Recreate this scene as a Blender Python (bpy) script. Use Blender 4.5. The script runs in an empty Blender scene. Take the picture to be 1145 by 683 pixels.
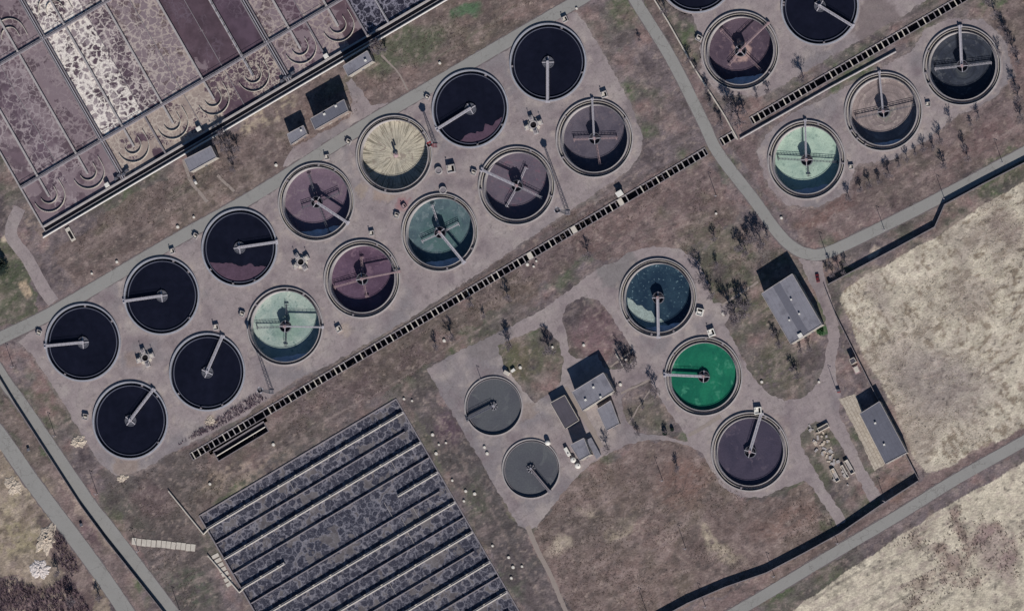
import bpy, math, random
import numpy as np
from mathutils import Vector, Matrix
from mathutils.geometry import delaunay_2d_cdt
random.seed(7)
S = bpy.context.scene
COL = S.collection
R_ = math.radians
# ------------------------------------------------------------------ camera
W, H = 1145.0, 683.0
MPP = 0.4545
DIST = 5000.0
_off, _az = R_(13.0), math.atan2(-0.22, 1.0)       # seen from the east, a little south
cdir = Vector((math.sin(_off)*math.cos(_az), math.sin(_off)*math.sin(_az), math.cos(_off)))
cz = cdir.normalized()
cy = (Vector((0, 1, 0)) - cz*cz.y).normalized()
cx = cy.cross(cz).normalized()
cam_data = bpy.data.cameras.new('camera')
cam = bpy.data.objects.new('camera', cam_data)
COL.objects.link(cam)
m = Matrix.Identity(4)
for i in range(3):
    m[i][0], m[i][1], m[i][2], m[i][3] = cx[i], cy[i], cz[i], cz[i]*DIST
cam.matrix_world = m
cam_data.sensor_width = 36
cam_data.lens = 36*DIST/(W*MPP)
cam_data.clip_start = 100
cam_data.clip_end = 20000
S.camera = cam
# ------------------------------------------------------------------ sky, sun, exposure
SUN_EL = R_(33.0)
sh = Vector((-0.335, 0.942, 0)).normalized()        # where shadows fall on the ground
world = bpy.data.worlds.new('World'); S.world = world
world.use_nodes = True
wn = world.node_tree
bg = wn.nodes['Background']
sky = wn.nodes.new('ShaderNodeTexSky'); sky.sky_type = 'NISHITA'; sky.sun_disc = False
sky.sun_elevation = SUN_EL
sky.sun_rotation = math.atan2(-sh.x, -sh.y)
sky.air_density = 1.0; sky.dust_density = 0.0; sky.ozone_density = 6.0
wn.links.new(sky.outputs[0], bg.inputs[0]); bg.inputs[1].default_value = 0.056
sl = bpy.data.lights.new('sun', 'SUN'); sl.energy = 5.0; sl.angle = R_(0.5); sl.color = (1.0, 0.955, 0.925)
sun = bpy.data.objects.new('sun', sl); COL.objects.link(sun)
sd = Vector((-sh.x*math.cos(SUN_EL), -sh.y*math.cos(SUN_EL), math.sin(SUN_EL)))
sun.rotation_euler = sd.to_track_quat('Z', 'Y').to_euler()
sun.location = sd*300
S.view_settings.view_transform = 'Standard'; S.view_settings.look = 'None'
S.view_settings.exposure = 0.0; S.view_settings.gamma = 1.0
# ------------------------------------------------------------------ picture point -> point on a level plane
camp = np.array(cz)*DIST
CX, CY, CZ = np.array(cx), np.array(cy), np.array(cz)
def PN(px, py, z=0.0):
    px = np.asarray(px, float); py = np.asarray(py, float)
    a = (px-W/2)*MPP/DIST; b = -(py-H/2)*MPP/DIST
    d = a[..., None]*CX + b[..., None]*CY - CZ
    t = (z-camp[2])/d[..., 2]
    return camp + d*t[..., None]
def P(px, py, z=0.0):
    return Vector(PN(px, py, z))
# ------------------------------------------------------------------ helpers
def tag(o, label=None, cat=None, group=None, kind=None):
    if label: o['label'] = label
    if cat: o['category'] = cat
    if group: o['group'] = group
    if kind: o['kind'] = kind
    return o
def empty(name, loc, rz=0.0):
    o = bpy.data.objects.new(name, None); o.empty_display_size = 1
    COL.objects.link(o); o.location = loc; o.rotation_euler = (0, 0, rz); return o
def copy_tree(o, parent=None):
    c = o.copy(); COL.objects.link(c); c.parent = parent
    for ch in list(o.children): copy_tree(ch, c)
    return c
class MB:
    def __init__(s): s.v = []; s.f = []
    def quadbox(s, b, t):
        n = len(s.v); s.v += [tuple(p) for p in b] + [tuple(p) for p in t]; k = len(b)
        s.f.append(tuple(n+i for i in reversed(range(k)))); s.f.append(tuple(n+k+i for i in range(k)))
        for i in range(k):
            j = (i+1) % k; s.f.append((n+i, n+j, n+k+j, n+k+i))
        return s
    def box(s, c, d, rz=0.0):
        hx, hy, hz = d[0]/2, d[1]/2, d[2]/2; ca, sa = math.cos(rz), math.sin(rz)
        q = [(c[0]+x*ca-y*sa, c[1]+x*sa+y*ca) for x, y in ((-hx,-hy),(hx,-hy),(hx,hy),(-hx,hy))]
        return s.quadbox([(x, y, c[2]-hz) for x, y in q], [(x, y, c[2]+hz) for x, y in q])
    def prism(s, poly, z0, z1):
        a = sum(poly[i][0]*poly[(i+1) % len(poly)][1]-poly[(i+1) % len(poly)][0]*poly[i][1] for i in range(len(poly)))
        if a < 0: poly = poly[::-1]
        return s.quadbox([(p[0], p[1], z0) for p in poly], [(p[0], p[1], z1) for p in poly])
    def wall(s, p, q, w, z0, z1, ext=0.0):
        p = Vector((p[0], p[1])); q = Vector((q[0], q[1])); d = (q-p).normalized(); n = Vector((-d.y, d.x))*w/2
        p = p-d*ext; q = q+d*ext
        return s.prism([p+n, p-n, q-n, q+n], z0, z1)
    def ring(s, r0, r1, z0, z1, n=96, c=(0, 0)):
        k = len(s.v)
        for i in range(n):
            a = 2*math.pi*i/n; ca, sa = math.cos(a), math.sin(a)
            for r, z in ((r0, z0), (r1, z0), (r1, z1), (r0, z1)): s.v.append((c[0]+r*ca, c[1]+r*sa, z))
        for i in range(n):
            j = (i+1) % n
            for e in range(4):
                g = (e+1) % 4; s.f.append((k+4*i+e, k+4*j+e, k+4*j+g, k+4*i+g)[::-1])
        return s
    def disc(s, r, z, n=96, zc=None, rings=1, c=(0, 0)):
        k = len(s.v); s.v.append((c[0], c[1], z if zc is None else zc))
        for q in range(1, rings+1):
            f = q/rings
            for i in range(n):
                a = 2*math.pi*i/n
                s.v.append((c[0]+r*f*math.cos(a), c[1]+r*f*math.sin(a), z if zc is None else zc+(z-zc)*f))
        for i in range(n): s.f.append((k, k+1+i, k+1+(i+1) % n))
        for q in range(1, rings):
            o0 = k+1+(q-1)*n; o1 = o0+n
            for i in range(n):
                j = (i+1) % n; s.f.append((o0+i, o1+i, o1+j, o0+j))
        return s
    def tube(s, p, q, r0, r1=None, n=8):
        p = Vector(p); q = Vector(q); r1 = r0 if r1 is None else r1
        d = (q-p).normalized(); a = d.orthogonal().normalized(); b = d.cross(a)
        B = [p+(a*math.cos(2*math.pi*i/n)+b*math.sin(2*math.pi*i/n))*r0 for i in range(n)]
        T = [q+(a*math.cos(2*math.pi*i/n)+b*math.sin(2*math.pi*i/n))*r1 for i in range(n)]
        return s.quadbox(B, T)
    def path_tube(s, pts, r, n=8):
        for i in range(len(pts)-1):
            p, q = Vector(pts[i]), Vector(pts[i+1]); d = (q-p).normalized()
            s.tube(p-d*r*0.3, q+d*r*0.3, r, n=n)
        return s
    def dome(s, r, z0, h, n=20, m_=5, c=(0, 0)):
        k = len(s.v)
        for j in range(m_):
            t = j/m_*math.pi/2
            for i in range(n):
                a = 2*math.pi*i/n; s.v.append((c[0]+r*math.cos(t)*math.cos(a), c[1]+r*math.cos(t)*math.sin(a), z0+h*math.sin(t)))
        s.v.append((c[0], c[1], z0+h)); top = len(s.v)-1
        for j in range(m_-1):
            for i in range(n):
                g = (i+1) % n; s.f.append((k+j*n+i, k+j*n+g, k+(j+1)*n+g, k+(j+1)*n+i))
        for i in range(n): s.f.append((k+(m_-1)*n+i, k+(m_-1)*n+(i+1) % n, top))
        return s
    def mesh(s, name, mat):
        me = bpy.data.meshes.new(name); me.from_pydata([tuple(v) for v in s.v], [], s.f)
        me.materials.append(mat); me.update(); return me
    def build(s, name, mat, parent=None, loc=None, rz=0.0, smooth=False):
        me = s.mesh(name, mat)
        if smooth: me.polygons.foreach_set('use_smooth', [True]*len(me.polygons))
        o = bpy.data.objects.new(name, me); COL.objects.link(o)
        if parent: o.parent = parent
        if loc is not None: o.location = loc
        o.rotation_euler = (0, 0, rz); return o
# ------------------------------------------------------------------ numpy noise
_rng = np.random.RandomState(3)
_tab = _rng.rand(256, 256)
def vn(x, y, sc, seed=0):
    x = np.asarray(x)/sc+seed*17.31+500; y = np.asarray(y)/sc+seed*9.77+500
    xi = np.floor(x).astype(int); yi = np.floor(y).astype(int); fx = x-xi; fy = y-yi
    fx = fx*fx*(3-2*fx); fy = fy*fy*(3-2*fy)
    g = lambda a, b: _tab[a & 255, b & 255]
    return (g(xi, yi)*(1-fx)+g(xi+1, yi)*fx)*(1-fy)+(g(xi, yi+1)*(1-fx)+g(xi+1, yi+1)*fx)*fy
def fbm(x, y, sc, seed=0, o=4):
    t = 0; a = 1; n = 0
    for i in range(o):
        t = t+a*vn(x, y, sc/2**i, seed+i*3); n += a; a *= 0.55
    return t/n
def pip(x, y, poly):
    x = np.asarray(x, float); y = np.asarray(y, float); ins = np.zeros(x.shape, bool); n = len(poly)
    for i in range(n):
        x0, y0 = poly[i]; x1, y1 = poly[(i+1) % n]
        if y0 == y1: continue
        c = ((y0 > y) != (y1 > y)) & (x < (x1-x0)*(y-y0)/(y1-y0)+x0)
        ins ^= c
    return ins
def lin(c):
    return tuple((v/255/12.92 if v/255 <= 0.04045 else ((v/255+0.055)/1.055)**2.4) for v in c)
KX = (0.93, 0.915, 0.94)
def C(*c):
    l = lin(c); return (l[0]/KX[0], l[1]/KX[1], l[2]/KX[2])
# ------------------------------------------------------------------ materials
def nmat(name, base=(100, 100, 100), amps=((0.3, 0.12, 4),), rough=0.9, bump=0.0, bsc=2.0, attr=None, spec=0.2, lin_=None, metal=0, blot=None):
    mt = bpy.data.materials.new(name); mt.use_nodes = True; nt = mt.node_tree; N = nt.nodes; L = nt.links
    b = N['Principled BSDF']; b.inputs['Roughness'].default_value = rough
    b.inputs['Specular IOR Level'].default_value = spec; b.inputs['Metallic'].default_value = metal
    geo = N.new('ShaderNodeNewGeometry')
    if attr:
        a = N.new('ShaderNodeAttribute'); a.attribute_name = attr; cur = a.outputs['Color']
    else:
        a = N.new('ShaderNodeRGB'); a.outputs[0].default_value = (*(lin_ or C(*base)), 1); cur = a.outputs[0]
    if blot:                                    # (colour, scale, threshold, softness, amount)
        n = N.new('ShaderNodeTexNoise'); n.inputs['Scale'].default_value = blot[1]; n.inputs['Detail'].default_value = 6
        n.inputs['Roughness'].default_value = 0.65
        L.new(geo.outputs['Position'], n.inputs['Vector'])
        mr = N.new('ShaderNodeMapRange'); mr.inputs[1].default_value = blot[2]-blot[3]; mr.inputs[2].default_value = blot[2]+blot[3]
        mr.inputs[4].default_value = blot[4]
        L.new(n.outputs[0], mr.inputs[0])
        mx = N.new('ShaderNodeMix'); mx.data_type = 'RGBA'; L.new(mr.outputs[0], mx.inputs[0]); L.new(cur, mx.inputs[6])
        mx.inputs[7].default_value = (*C(*blot[0]), 1); cur = mx.outputs[2]
    for sc, amp, det in amps:
        n = N.new('ShaderNodeTexNoise'); n.inputs['Scale'].default_value = sc; n.inputs['Detail'].default_value = det
        n.inputs['Roughness'].default_value = 0.65
        L.new(geo.outputs['Position'], n.inputs['Vector'])
        mr = N.new('ShaderNodeMapRange'); mr.inputs[1].default_value = 0.28; mr.inputs[2].default_value = 0.72
        mr.inputs[3].default_value = 1-amp; mr.inputs[4].default_value = 1+amp; mr.clamp = False
        L.new(n.outputs[0], mr.inputs[0])
        vm = N.new('ShaderNodeVectorMath'); vm.operation = 'SCALE'; L.new(cur, vm.inputs[0]); L.new(mr.outputs[0], vm.inputs['Scale'])
        cur = vm.outputs[0]
    L.new(cur, b.inputs['Base Color'])
    if bump:
        n = N.new('ShaderNodeTexNoise'); n.inputs['Scale'].default_value = bsc; n.inputs['Detail'].default_value = 5
        L.new(geo.outputs['Position'], n.inputs['Vector'])
        bp = N.new('ShaderNodeBump'); bp.inputs['Strength'].default_value = 1; bp.inputs['Distance'].default_value = bump
        L.new(n.outputs[0], bp.inputs['Height']); L.new(bp.outputs[0], b.inputs['Normal'])
    return mt
def overlay_lines(mt, kind, strength, col=(0.55, 0.53, 0.52), rot=62, scale=0.12, bw=12.0, rh=1.1, ms=0.06):
    nt = mt.node_tree; N = nt.nodes; L = nt.links; b = N['Principled BSDF']; src = b.inputs['Base Color'].links[0].from_socket
    geo = N.new('ShaderNodeNewGeometry'); mp = N.new('ShaderNodeMapping'); mp.inputs['Rotation'].default_value = (0, 0, R_(rot)); L.new(geo.outputs['Position'], mp.inputs[0])
    if kind == 'crack':
        nz = _nz(N, L, mp.outputs[0], 0.35, 5); mv = N.new('ShaderNodeVectorMath'); mv.operation = 'SCALE'; L.new(nz.outputs['Color'], mv.inputs[0]); mv.inputs['Scale'].default_value = 6
        av = N.new('ShaderNodeVectorMath'); L.new(mp.outputs[0], av.inputs[0]); L.new(mv.outputs[0], av.inputs[1])
        e = N.new('ShaderNodeTexVoronoi'); e.feature = 'DISTANCE_TO_EDGE'; e.inputs['Scale'].default_value = scale; L.new(av.outputs[0], e.inputs['Vector'])
        f = _math(N, L, 'SUBTRACT', 1.0, _mr(N, L, e.outputs['Distance'], 0.004, 0.03))
        f = _math(N, L, 'MULTIPLY', f, _mr(N, L, _nz(N, L, mp.outputs[0], 0.05, 3).outputs[0], 0.45, 0.6))
    else:
        br = N.new('ShaderNodeTexBrick'); br.inputs['Scale'].default_value = 1; br.inputs['Brick Width'].default_value = bw; br.inputs['Row Height'].default_value = rh; br.inputs['Mortar Size'].default_value = ms
        L.new(mp.outputs[0], br.inputs[0]); f = br.outputs['Fac']
    f = _math(N, L, 'MULTIPLY', f, strength)
    mx = N.new('ShaderNodeMix'); mx.data_type = 'RGBA'; mx.blend_type = 'MULTIPLY'; L.new(f, mx.inputs[0]); L.new(src, mx.inputs[6]); mx.inputs[7].default_value = (*col, 1); L.new(mx.outputs[2], b.inputs['Base Color'])
def _nz(N, L, vec, sc, det=4, dist=0.0):
    n = N.new('ShaderNodeTexNoise'); n.inputs['Scale'].default_value = sc; n.inputs['Detail'].default_value = det
    n.inputs['Roughness'].default_value = 0.6; n.inputs['Distortion'].default_value = dist
    L.new(vec, n.inputs['Vector']); return n
def _mr(N, L, x, a, b, c=0.0, d=1.0, smooth=True):
    r = N.new('ShaderNodeMapRange'); r.interpolation_type = 'SMOOTHSTEP' if smooth else 'LINEAR'
    for i, v in enumerate((a, b, c, d)): r.inputs[i+1].default_value = v
    L.new(x, r.inputs[0]); return r.outputs[0]
def _math(N, L, op, a, b):
    q = N.new('ShaderNodeMath'); q.operation = op
    for i, v in enumerate((a, b)):
        if isinstance(v, (int, float)): q.inputs[i].default_value = v
        else: L.new(v, q.inputs[i])
    return q.outputs[0]
def _mix(N, L, f, a, b):
    q = N.new('ShaderNodeMix'); q.data_type = 'RGBA'
    if isinstance(f, (int, float)): q.inputs[0].default_value = f
    else: L.new(f, q.inputs[0])
    for i, v in ((6, a), (7, b)):
        if isinstance(v, tuple): q.inputs[i].default_value = (*v, 1)
        else: L.new(v, q.inputs[i])
    return q.outputs[2]
def foam_mat(name, base, foam, amount, cell=0.36, width=0.10, patch=0.0, patch_col=None, seed=0.0, rough=0.45):
    mt = bpy.data.materials.new(name); mt.use_nodes = True; nt = mt.node_tree; N = nt.nodes; L = nt.links
    b = N['Principled BSDF']; b.inputs['Roughness'].default_value = rough; b.inputs['Specular IOR Level'].default_value = 0.25
    geo = N.new('ShaderNodeNewGeometry')
    mp = N.new('ShaderNodeMapping'); mp.inputs['Location'].default_value = (seed*7.1, seed*3.3, seed); L.new(geo.outputs['Position'], mp.inputs[0])
    nz = _nz(N, L, mp.outputs[0], 0.32, 5)
    mv = N.new('ShaderNodeVectorMath'); mv.operation = 'SCALE'; L.new(nz.outputs['Color'], mv.inputs[0]); mv.inputs['Scale'].default_value = 4.5
    av = N.new('ShaderNodeVectorMath'); L.new(mp.outputs[0], av.inputs[0]); L.new(mv.outputs[0], av.inputs[1])
    def vor(sc):
        v = N.new('ShaderNodeTexVoronoi'); v.feature = 'DISTANCE_TO_EDGE'; v.inputs['Scale'].default_value = sc
        L.new(av.outputs[0], v.inputs['Vector']); return v.outputs['Distance']
    big = _nz(N, L, mp.outputs[0], 0.045, 4)
    msk = _mr(N, L, big.outputs[0], 0.66-amount*0.42, 0.76-amount*0.42)
    wv = _mr(N, L, _nz(N, L, mp.outputs[0], 0.14, 4).outputs[0], 0.35, 0.65, width*0.4, width*1.9)
    d1 = vor(cell)
    l1 = _math(N, L, 'SUBTRACT', 1.0, _mr(N, L, _math(N, L, 'DIVIDE', d1, wv), 0.35, 1.1))
    l2 = _math(N, L, 'SUBTRACT', 1.0, _mr(N, L, vor(cell*2.4), 0.0, 0.12))
    l2 = _math(N, L, 'MULTIPLY', l2, _mr(N, L, _nz(N, L, mp.outputs[0], 0.3, 4).outputs[0], 0.42, 0.62, 0, 0.6))
    l = _math(N, L, 'MULTIPLY', _math(N, L, 'MAXIMUM', l1, l2), msk)
    fine = _mr(N, L, _nz(N, L, mp.outputs[0], 1.6, 4).outputs[0], 0.3, 0.65, 0.45, 1.0)
    l = _math(N, L, 'MULTIPLY', l, fine)
    base = (base[0]+1, base[1], base[2]-5)
    bc = _mix(N, L, _mr(N, L, _nz(N, L, mp.outputs[0], 0.12, 5).outputs[0], 0.35, 0.65), tuple(v*0.8 for v in C(*base)), tuple(v*1.2 for v in C(*base)))
    if patch > 0:
        pm = _mr(N, L, _nz(N, L, mp.outputs[0], 0.11, 6).outputs[0], 0.66-patch*0.4, 0.70-patch*0.4)
        bc = _mix(N, L, pm, bc, C(*patch_col))
    col = _mix(N, L, l, bc, C(*foam))
    L.new(col, b.inputs['Base Color']); return mt
def sludge_mat():
    mt = bpy.data.materials.new('clumped_sludge'); mt.use_nodes = True; nt = mt.node_tree; N = nt.nodes; L = nt.links
    b = N['Principled BSDF']; b.inputs['Roughness'].default_value = 0.6; b.inputs['Specular IOR Level'].default_value = 0.2
    geo = N.new('ShaderNodeNewGeometry'); pos = geo.outputs['Position']
    def warp(sc, amt):
        nz = _nz(N, L, pos, sc, 4)
        mv = N.new('ShaderNodeVectorMath'); mv.operation = 'SCALE'; L.new(nz.outputs['Color'], mv.inputs[0]); mv.inputs['Scale'].default_value = amt
        av = N.new('ShaderNodeVectorMath'); L.new(pos, av.inputs[0]); L.new(mv.outputs[0], av.inputs[1]); return av.outputs[0]
    w1 = warp(0.5, 3.2); w2 = warp(0.7, 2.4)
    big = _mr(N, L, _nz(N, L, pos, 0.06, 3).outputs[0], 0.32, 0.68, -0.6, 0.5, False)
    def clumps(sc, off, rad, vec):
        mp = N.new('ShaderNodeMapping'); mp.inputs['Location'].default_value = off; L.new(vec, mp.inputs[0])
        v = N.new('ShaderNodeTexVoronoi'); v.feature = 'F1'; v.inputs['Scale'].default_value = sc; L.new(mp.outputs[0], v.inputs['Vector'])
        sp = N.new('ShaderNodeSeparateColor'); L.new(v.outputs['Color'], sp.inputs[0])
        on = _mr(N, L, _math(N, L, 'ADD', sp.outputs[0], big), 0.12, 0.18)
        d = v.outputs['Distance']
        ins = _math(N, L, 'MULTIPLY', on, _math(N, L, 'SUBTRACT', 1.0, _mr(N, L, d, rad*0.88, rad)))
        rim = _math(N, L, 'MULTIPLY', on, _math(N, L, 'MULTIPLY', _mr(N, L, d, rad*0.82, rad*0.98), _math(N, L, 'SUBTRACT', 1.0, _mr(N, L, d, rad*1.0, rad*1.16))))
        return ins, rim
    fine = _mr(N, L, _nz(N, L, pos, 1.5, 5).outputs[0], 0.32, 0.68)
    grain = _mr(N, L, _nz(N, L, pos, 0.25, 5).outputs[0], 0.35, 0.65)
    c = _mix(N, L, grain, C(82, 77, 80), C(102, 97, 99))
    for sc, off, rad in ((0.19, (0, 0, 0), 0.66), (0.27, (13, 5, 2), 0.56)):
        ins, rim = clumps(sc, off, rad, w1 if sc < 0.3 else w2)
        c = _mix(N, L, ins, c, _mix(N, L, fine, C(42, 42, 53), C(66, 66, 78)))
        c = _mix(N, L, _math(N, L, 'MULTIPLY', rim, 0.65), c, C(126, 123, 132))
    e = N.new('ShaderNodeTexVoronoi'); e.feature = 'DISTANCE_TO_EDGE'; e.inputs['Scale'].default_value = 0.3; L.new(warp(0.5, 3.0), e.inputs['Vector'])
    ln = _math(N, L, 'SUBTRACT', 1.0, _mr(N, L, e.outputs['Distance'], 0.01, 0.09))
    c = _mix(N, L, _math(N, L, 'MULTIPLY', _math(N, L, 'MULTIPLY', ln, fine), 0.38), c, C(140, 137, 146))
    L.new(c, b.inputs['Base Color']); return mt
def floor_mat(name, base, alt, alt2=None, scale=0.12, rings=0.0, radial=0.0, center=None, rough=0.5, speck=0.0, spec=0.3):
    mt = bpy.data.materials.new(name); mt.use_nodes = True; nt = mt.node_tree; N = nt.nodes; L = nt.links
    b = N['Principled BSDF']; b.inputs['Roughness'].default_value = rough; b.inputs['Specular IOR Level'].default_value = spec
    geo = N.new('ShaderNodeNewGeometry'); pos = geo.outputs['Position']
    tc = N.new('ShaderNodeTexCoord'); ob = tc.outputs['Object']
    c = _mix(N, L, _mr(N, L, _nz(N, L, pos, scale, 6, 0.6).outputs[0], 0.38, 0.62), C(*base), C(*alt))
    sx = N.new('ShaderNodeSeparateXYZ'); L.new(ob, sx.inputs[0])
    ln = N.new('ShaderNodeVectorMath'); ln.operation = 'LENGTH'; L.new(ob, ln.inputs[0])
    if center:
        rn = _math(N, L, 'ADD', ln.outputs['Value'], _mr(N, L, _nz(N, L, pos, 0.3, 5).outputs[0], 0.2, 0.8, -3.5, 3.5, False))
        f = _math(N, L, 'SUBTRACT', 1.0, _mr(N, L, rn, center[1]*0.7, center[1]*1.2))
        c = _mix(N, L, _math(N, L, 'MULTIPLY', f, center[2]), c, C(*center[0]))
    if alt2:
        c = _mix(N, L, _mr(N, L, _nz(N, L, pos, scale*2.3, 6, 1.0).outputs[0], 0.56, 0.64), c, C(*alt2))
    if radial:
        at = N.new('ShaderNodeMath'); at.operation = 'ARCTAN2'; L.new(sx.outputs[1], at.inputs[0]); L.new(sx.outputs[0], at.inputs[1])
        cb = N.new('ShaderNodeCombineXYZ')
        L.new(_math(N, L, 'MULTIPLY', at.outputs[0], 11.0), cb.inputs[0]); L.new(_math(N, L, 'MULTIPLY', ln.outputs['Value'], 0.035), cb.inputs[1])
        nn = _nz(N, L, cb.outputs[0], 2.6, 3)
        st = _math(N, L, 'SUBTRACT', 1.0, _mr(N, L, nn.outputs[0], 0.40, 0.52))
        st = _math(N, L, 'MULTIPLY', st, _mr(N, L, ln.outputs['Value'], 2, 9, 0.3, radial))
        c = _mix(N, L, st, c, tuple(v*0.36 for v in C(*base)))
    if rings:
        cb = N.new('ShaderNodeCombineXYZ'); L.new(_math(N, L, 'ADD', ln.outputs['Value'], _mr(N, L, _nz(N, L, pos, 0.2, 4).outputs[0], 0.3, 0.7, -0.4, 0.4, False)), cb.inputs[0])
        nn = _nz(N, L, cb.outputs[0], 0.75, 4)
        c = _mix(N, L, _math(N, L, 'MULTIPLY', _mr(N, L, nn.outputs[0], 0.42, 0.6), rings), c, tuple(v*0.45 for v in C(*base)))
    if speck:
        sp = _mr(N, L, _nz(N, L, pos, 0.75, 5).outputs[0], 0.60, 0.68)
        edge = _mr(N, L, ln.outputs['Value'], 3, 17, 0.15, 1.0)
        c = _mix(N, L, _math(N, L, 'MULTIPLY', _math(N, L, 'MULTIPLY', sp, edge), speck), c, C(125, 150, 158))
    fi = _mr(N, L, _nz(N, L, pos, 1.4, 4).outputs[0], 0.3, 0.7, 0.86, 1.14, False)
    vm = N.new('ShaderNodeVectorMath'); vm.operation = 'SCALE'; L.new(c, vm.inputs[0]); L.new(fi, vm.inputs['Scale'])
    L.new(vm.outputs[0], b.inputs['Base Color']); return mt
M = {}
M['ground'] = nmat('soil_and_dry_grass', attr='Col', amps=((1.2, 0.26, 5), (0.4, 0.13, 4)), rough=1.0, bump=0.22, bsc=0.9, spec=0.05)
M['apron'] = nmat('worn_concrete', attr='Col', blot=((116, 107, 108), 0.33, 0.60, 0.05, 0.55), amps=((1.1, 0.13, 5), (0.3, 0.09, 5)), rough=0.95, spec=0.1, bump=0.03, bsc=2)
M['road'] = nmat('grey_asphalt', (138, 135, 132), ((1.2, 0.05, 4), (0.06, 0.06, 5)), rough=0.95, spec=0.1, blot=((124, 120, 118), 0.25, 0.62, 0.05, 0.5))
M['road_edge'] = nmat('road_edge_dirt', (106, 97, 98), ((1.2, 0.12, 4),), rough=1)
M['conc'] = nmat('weathered_concrete', (158, 151, 150), ((0.9, 0.16, 5), (0.15, 0.12, 4)), rough=0.9)
M['rim_blue'] = nmat('blue_grey_concrete', (142, 142, 150), ((0.9, 0.16, 5), (0.15, 0.12, 4)), rough=0.9)
M['weir_blue'] = nmat('dim_blue_concrete', (84, 86, 100), ((0.9, 0.16, 5), (0.15, 0.2, 4)), rough=0.9)
M['chan_grey'] = nmat('channel_concrete', (112, 107, 112), ((0.9, 0.2, 5), (0.15, 0.16, 4)), rough=0.9)
M['conc_pale'] = nmat('pale_concrete', (185, 176, 166), ((0.9, 0.12, 5), (0.15, 0.10, 4)), rough=0.9)
M['conc_dark'] = nmat('damp_concrete', (124, 117, 121), ((0.9, 0.16, 5), (0.2, 0.14, 4)), rough=0.9)
M['conc_wet'] = nmat('wet_black_concrete', (52, 50, 58), ((0.9, 0.16, 5), (0.2, 0.14, 4)), rough=0.7)
M['curb'] = nmat('tank_collar_concrete', (140, 130, 130), ((0.9, 0.12, 5), (0.15, 0.12, 4)), rough=0.9)
M['steel'] = nmat('painted_grey_steel', (165, 160, 166), ((0.9, 0.12, 5),), rough=0.6)
M['steel_dark'] = nmat('dull_dark_steel', (88, 88, 96), ((0.9, 0.16, 5),), rough=0.6)
M['rust'] = nmat('rust_pink_steel', (150, 128, 130), ((0.9, 0.16, 5),), rough=0.8)
M['red'] = nmat('faded_red_paint', (122, 58, 62), ((0.9, 0.16, 5),), rough=0.7)
M['white'] = nmat('white_paint', (208, 203, 196), ((1.5, 0.08, 4),), rough=0.7)
M['pipe'] = nmat('pale_pipe_lagging', (188, 182, 178), ((0.6, 0.10, 4),), rough=0.6)
M['roof'] = nmat('grey_roofing_felt', (122, 120, 128), ((0.9, 0.08, 4), (0.12, 0.10, 5)), rough=0.95, blot=((100, 98, 106), 0.14, 0.58, 0.05, 0.7))
M['roof_dark'] = nmat('dark_roofing_felt', (78, 74, 82), ((0.9, 0.10, 4), (0.12, 0.12, 5)), rough=0.95)
M['roof_mid'] = nmat('mid_grey_roofing_felt', (96, 96, 106), ((0.9, 0.08, 4), (0.12, 0.10, 5)), rough=0.95)
M['roof_band'] = nmat('darker_felt_strip', (98, 97, 106), ((0.9, 0.08, 4),), rough=0.95)
M['plaster'] = nmat('grey_plaster', (150, 142, 134), ((0.5, 0.12, 5),), rough=0.95)
M['brick'] = nmat('dusty_brick', (124, 110, 104), ((0.8, 0.12, 5),), rough=0.95)
M['glass'] = nmat('window_glass', (30, 36, 44), ((0.8, 0.1, 2),), rough=0.1, spec=0.6)
M['hole'] = nmat('dark_opening', (22, 20, 24), ((0.8, 0.1, 2),), rough=0.9)
M['bark'] = nmat('grey_bark', (110, 102, 106), ((1.5, 0.25, 4),), rough=1)
M['twig'] = nmat('bare_twigs', (116, 107, 112), ((1.5, 0.3, 4),), rough=1)
M['scrub'] = nmat('purple_brown_scrub', (100, 84, 94), ((0.8, 0.35, 4),), rough=1)
M['straw'] = nmat('straw_grass', (178, 168, 152), ((0.8, 0.25, 4),), rough=1)
M['weed'] = nmat('dark_weeds', (98, 86, 80), ((0.8, 0.25, 4),), rough=1)
M['fence'] = nmat('fence_panel_concrete', (92, 86, 88), ((0.8, 0.15, 4),), rough=0.95)
M['green_leaf'] = nmat('green_leaves', (48, 78, 48), ((1.5, 0.3, 4),), rough=0.9)
M['conifer'] = nmat('dark_green_needles', (34, 46, 42), ((1.5, 0.3, 4),), rough=0.9)
M['sand'] = nmat('pale_rubble', (176, 162, 148), ((1.6, 0.35, 5), (0.5, 0.2, 3)), rough=1, bump=0.15, bsc=1.2)
M['white_rubble'] = nmat('white_rubble', (192, 182, 178), ((1.6, 0.4, 5),), rough=1, bump=0.15, bsc=1.2)
M['black_water'] = nmat('black_water', (21, 22, 34), ((0.25, 0.2, 4), (0.06, 0.2, 3)), rough=0.16, bump=0.02, bsc=1.2, spec=0.35)
M['trough'] = nmat('trough_water', (14, 14, 22), ((0.25, 0.12, 4),), rough=0.3, spec=0.2)
M['scum'] = nmat('purple_scum', (80, 62, 76), ((0.9, 0.2, 5), (0.2, 0.15, 4)), rough=0.8)
M['sky_sheen'] = nmat('painted_pool_sky_sheen', (196, 202, 214), ((0.6, 0.2, 5), (0.2, 0.2, 4)), rough=0.8)  # sky reflection on shallow rest water, painted into the base colour
M['foam'] = nmat('grey_foam', (140, 152, 148), ((1.4, 0.35, 5), (0.4, 0.2, 4)), rough=0.9)
overlay_lines(M['road'], 'crack', 0.55); overlay_lines(M['apron'], 'crack', 0.35, scale=0.09); overlay_lines(M['apron'], 'brick', 0.22, bw=6, rh=6, ms=0.12, rot=-30)
for k_ in ('roof', 'roof_mid', 'roof_dark'): overlay_lines(M[k_], 'brick', 0.5, rh=2.2)
M['slabs'] = None
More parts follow.
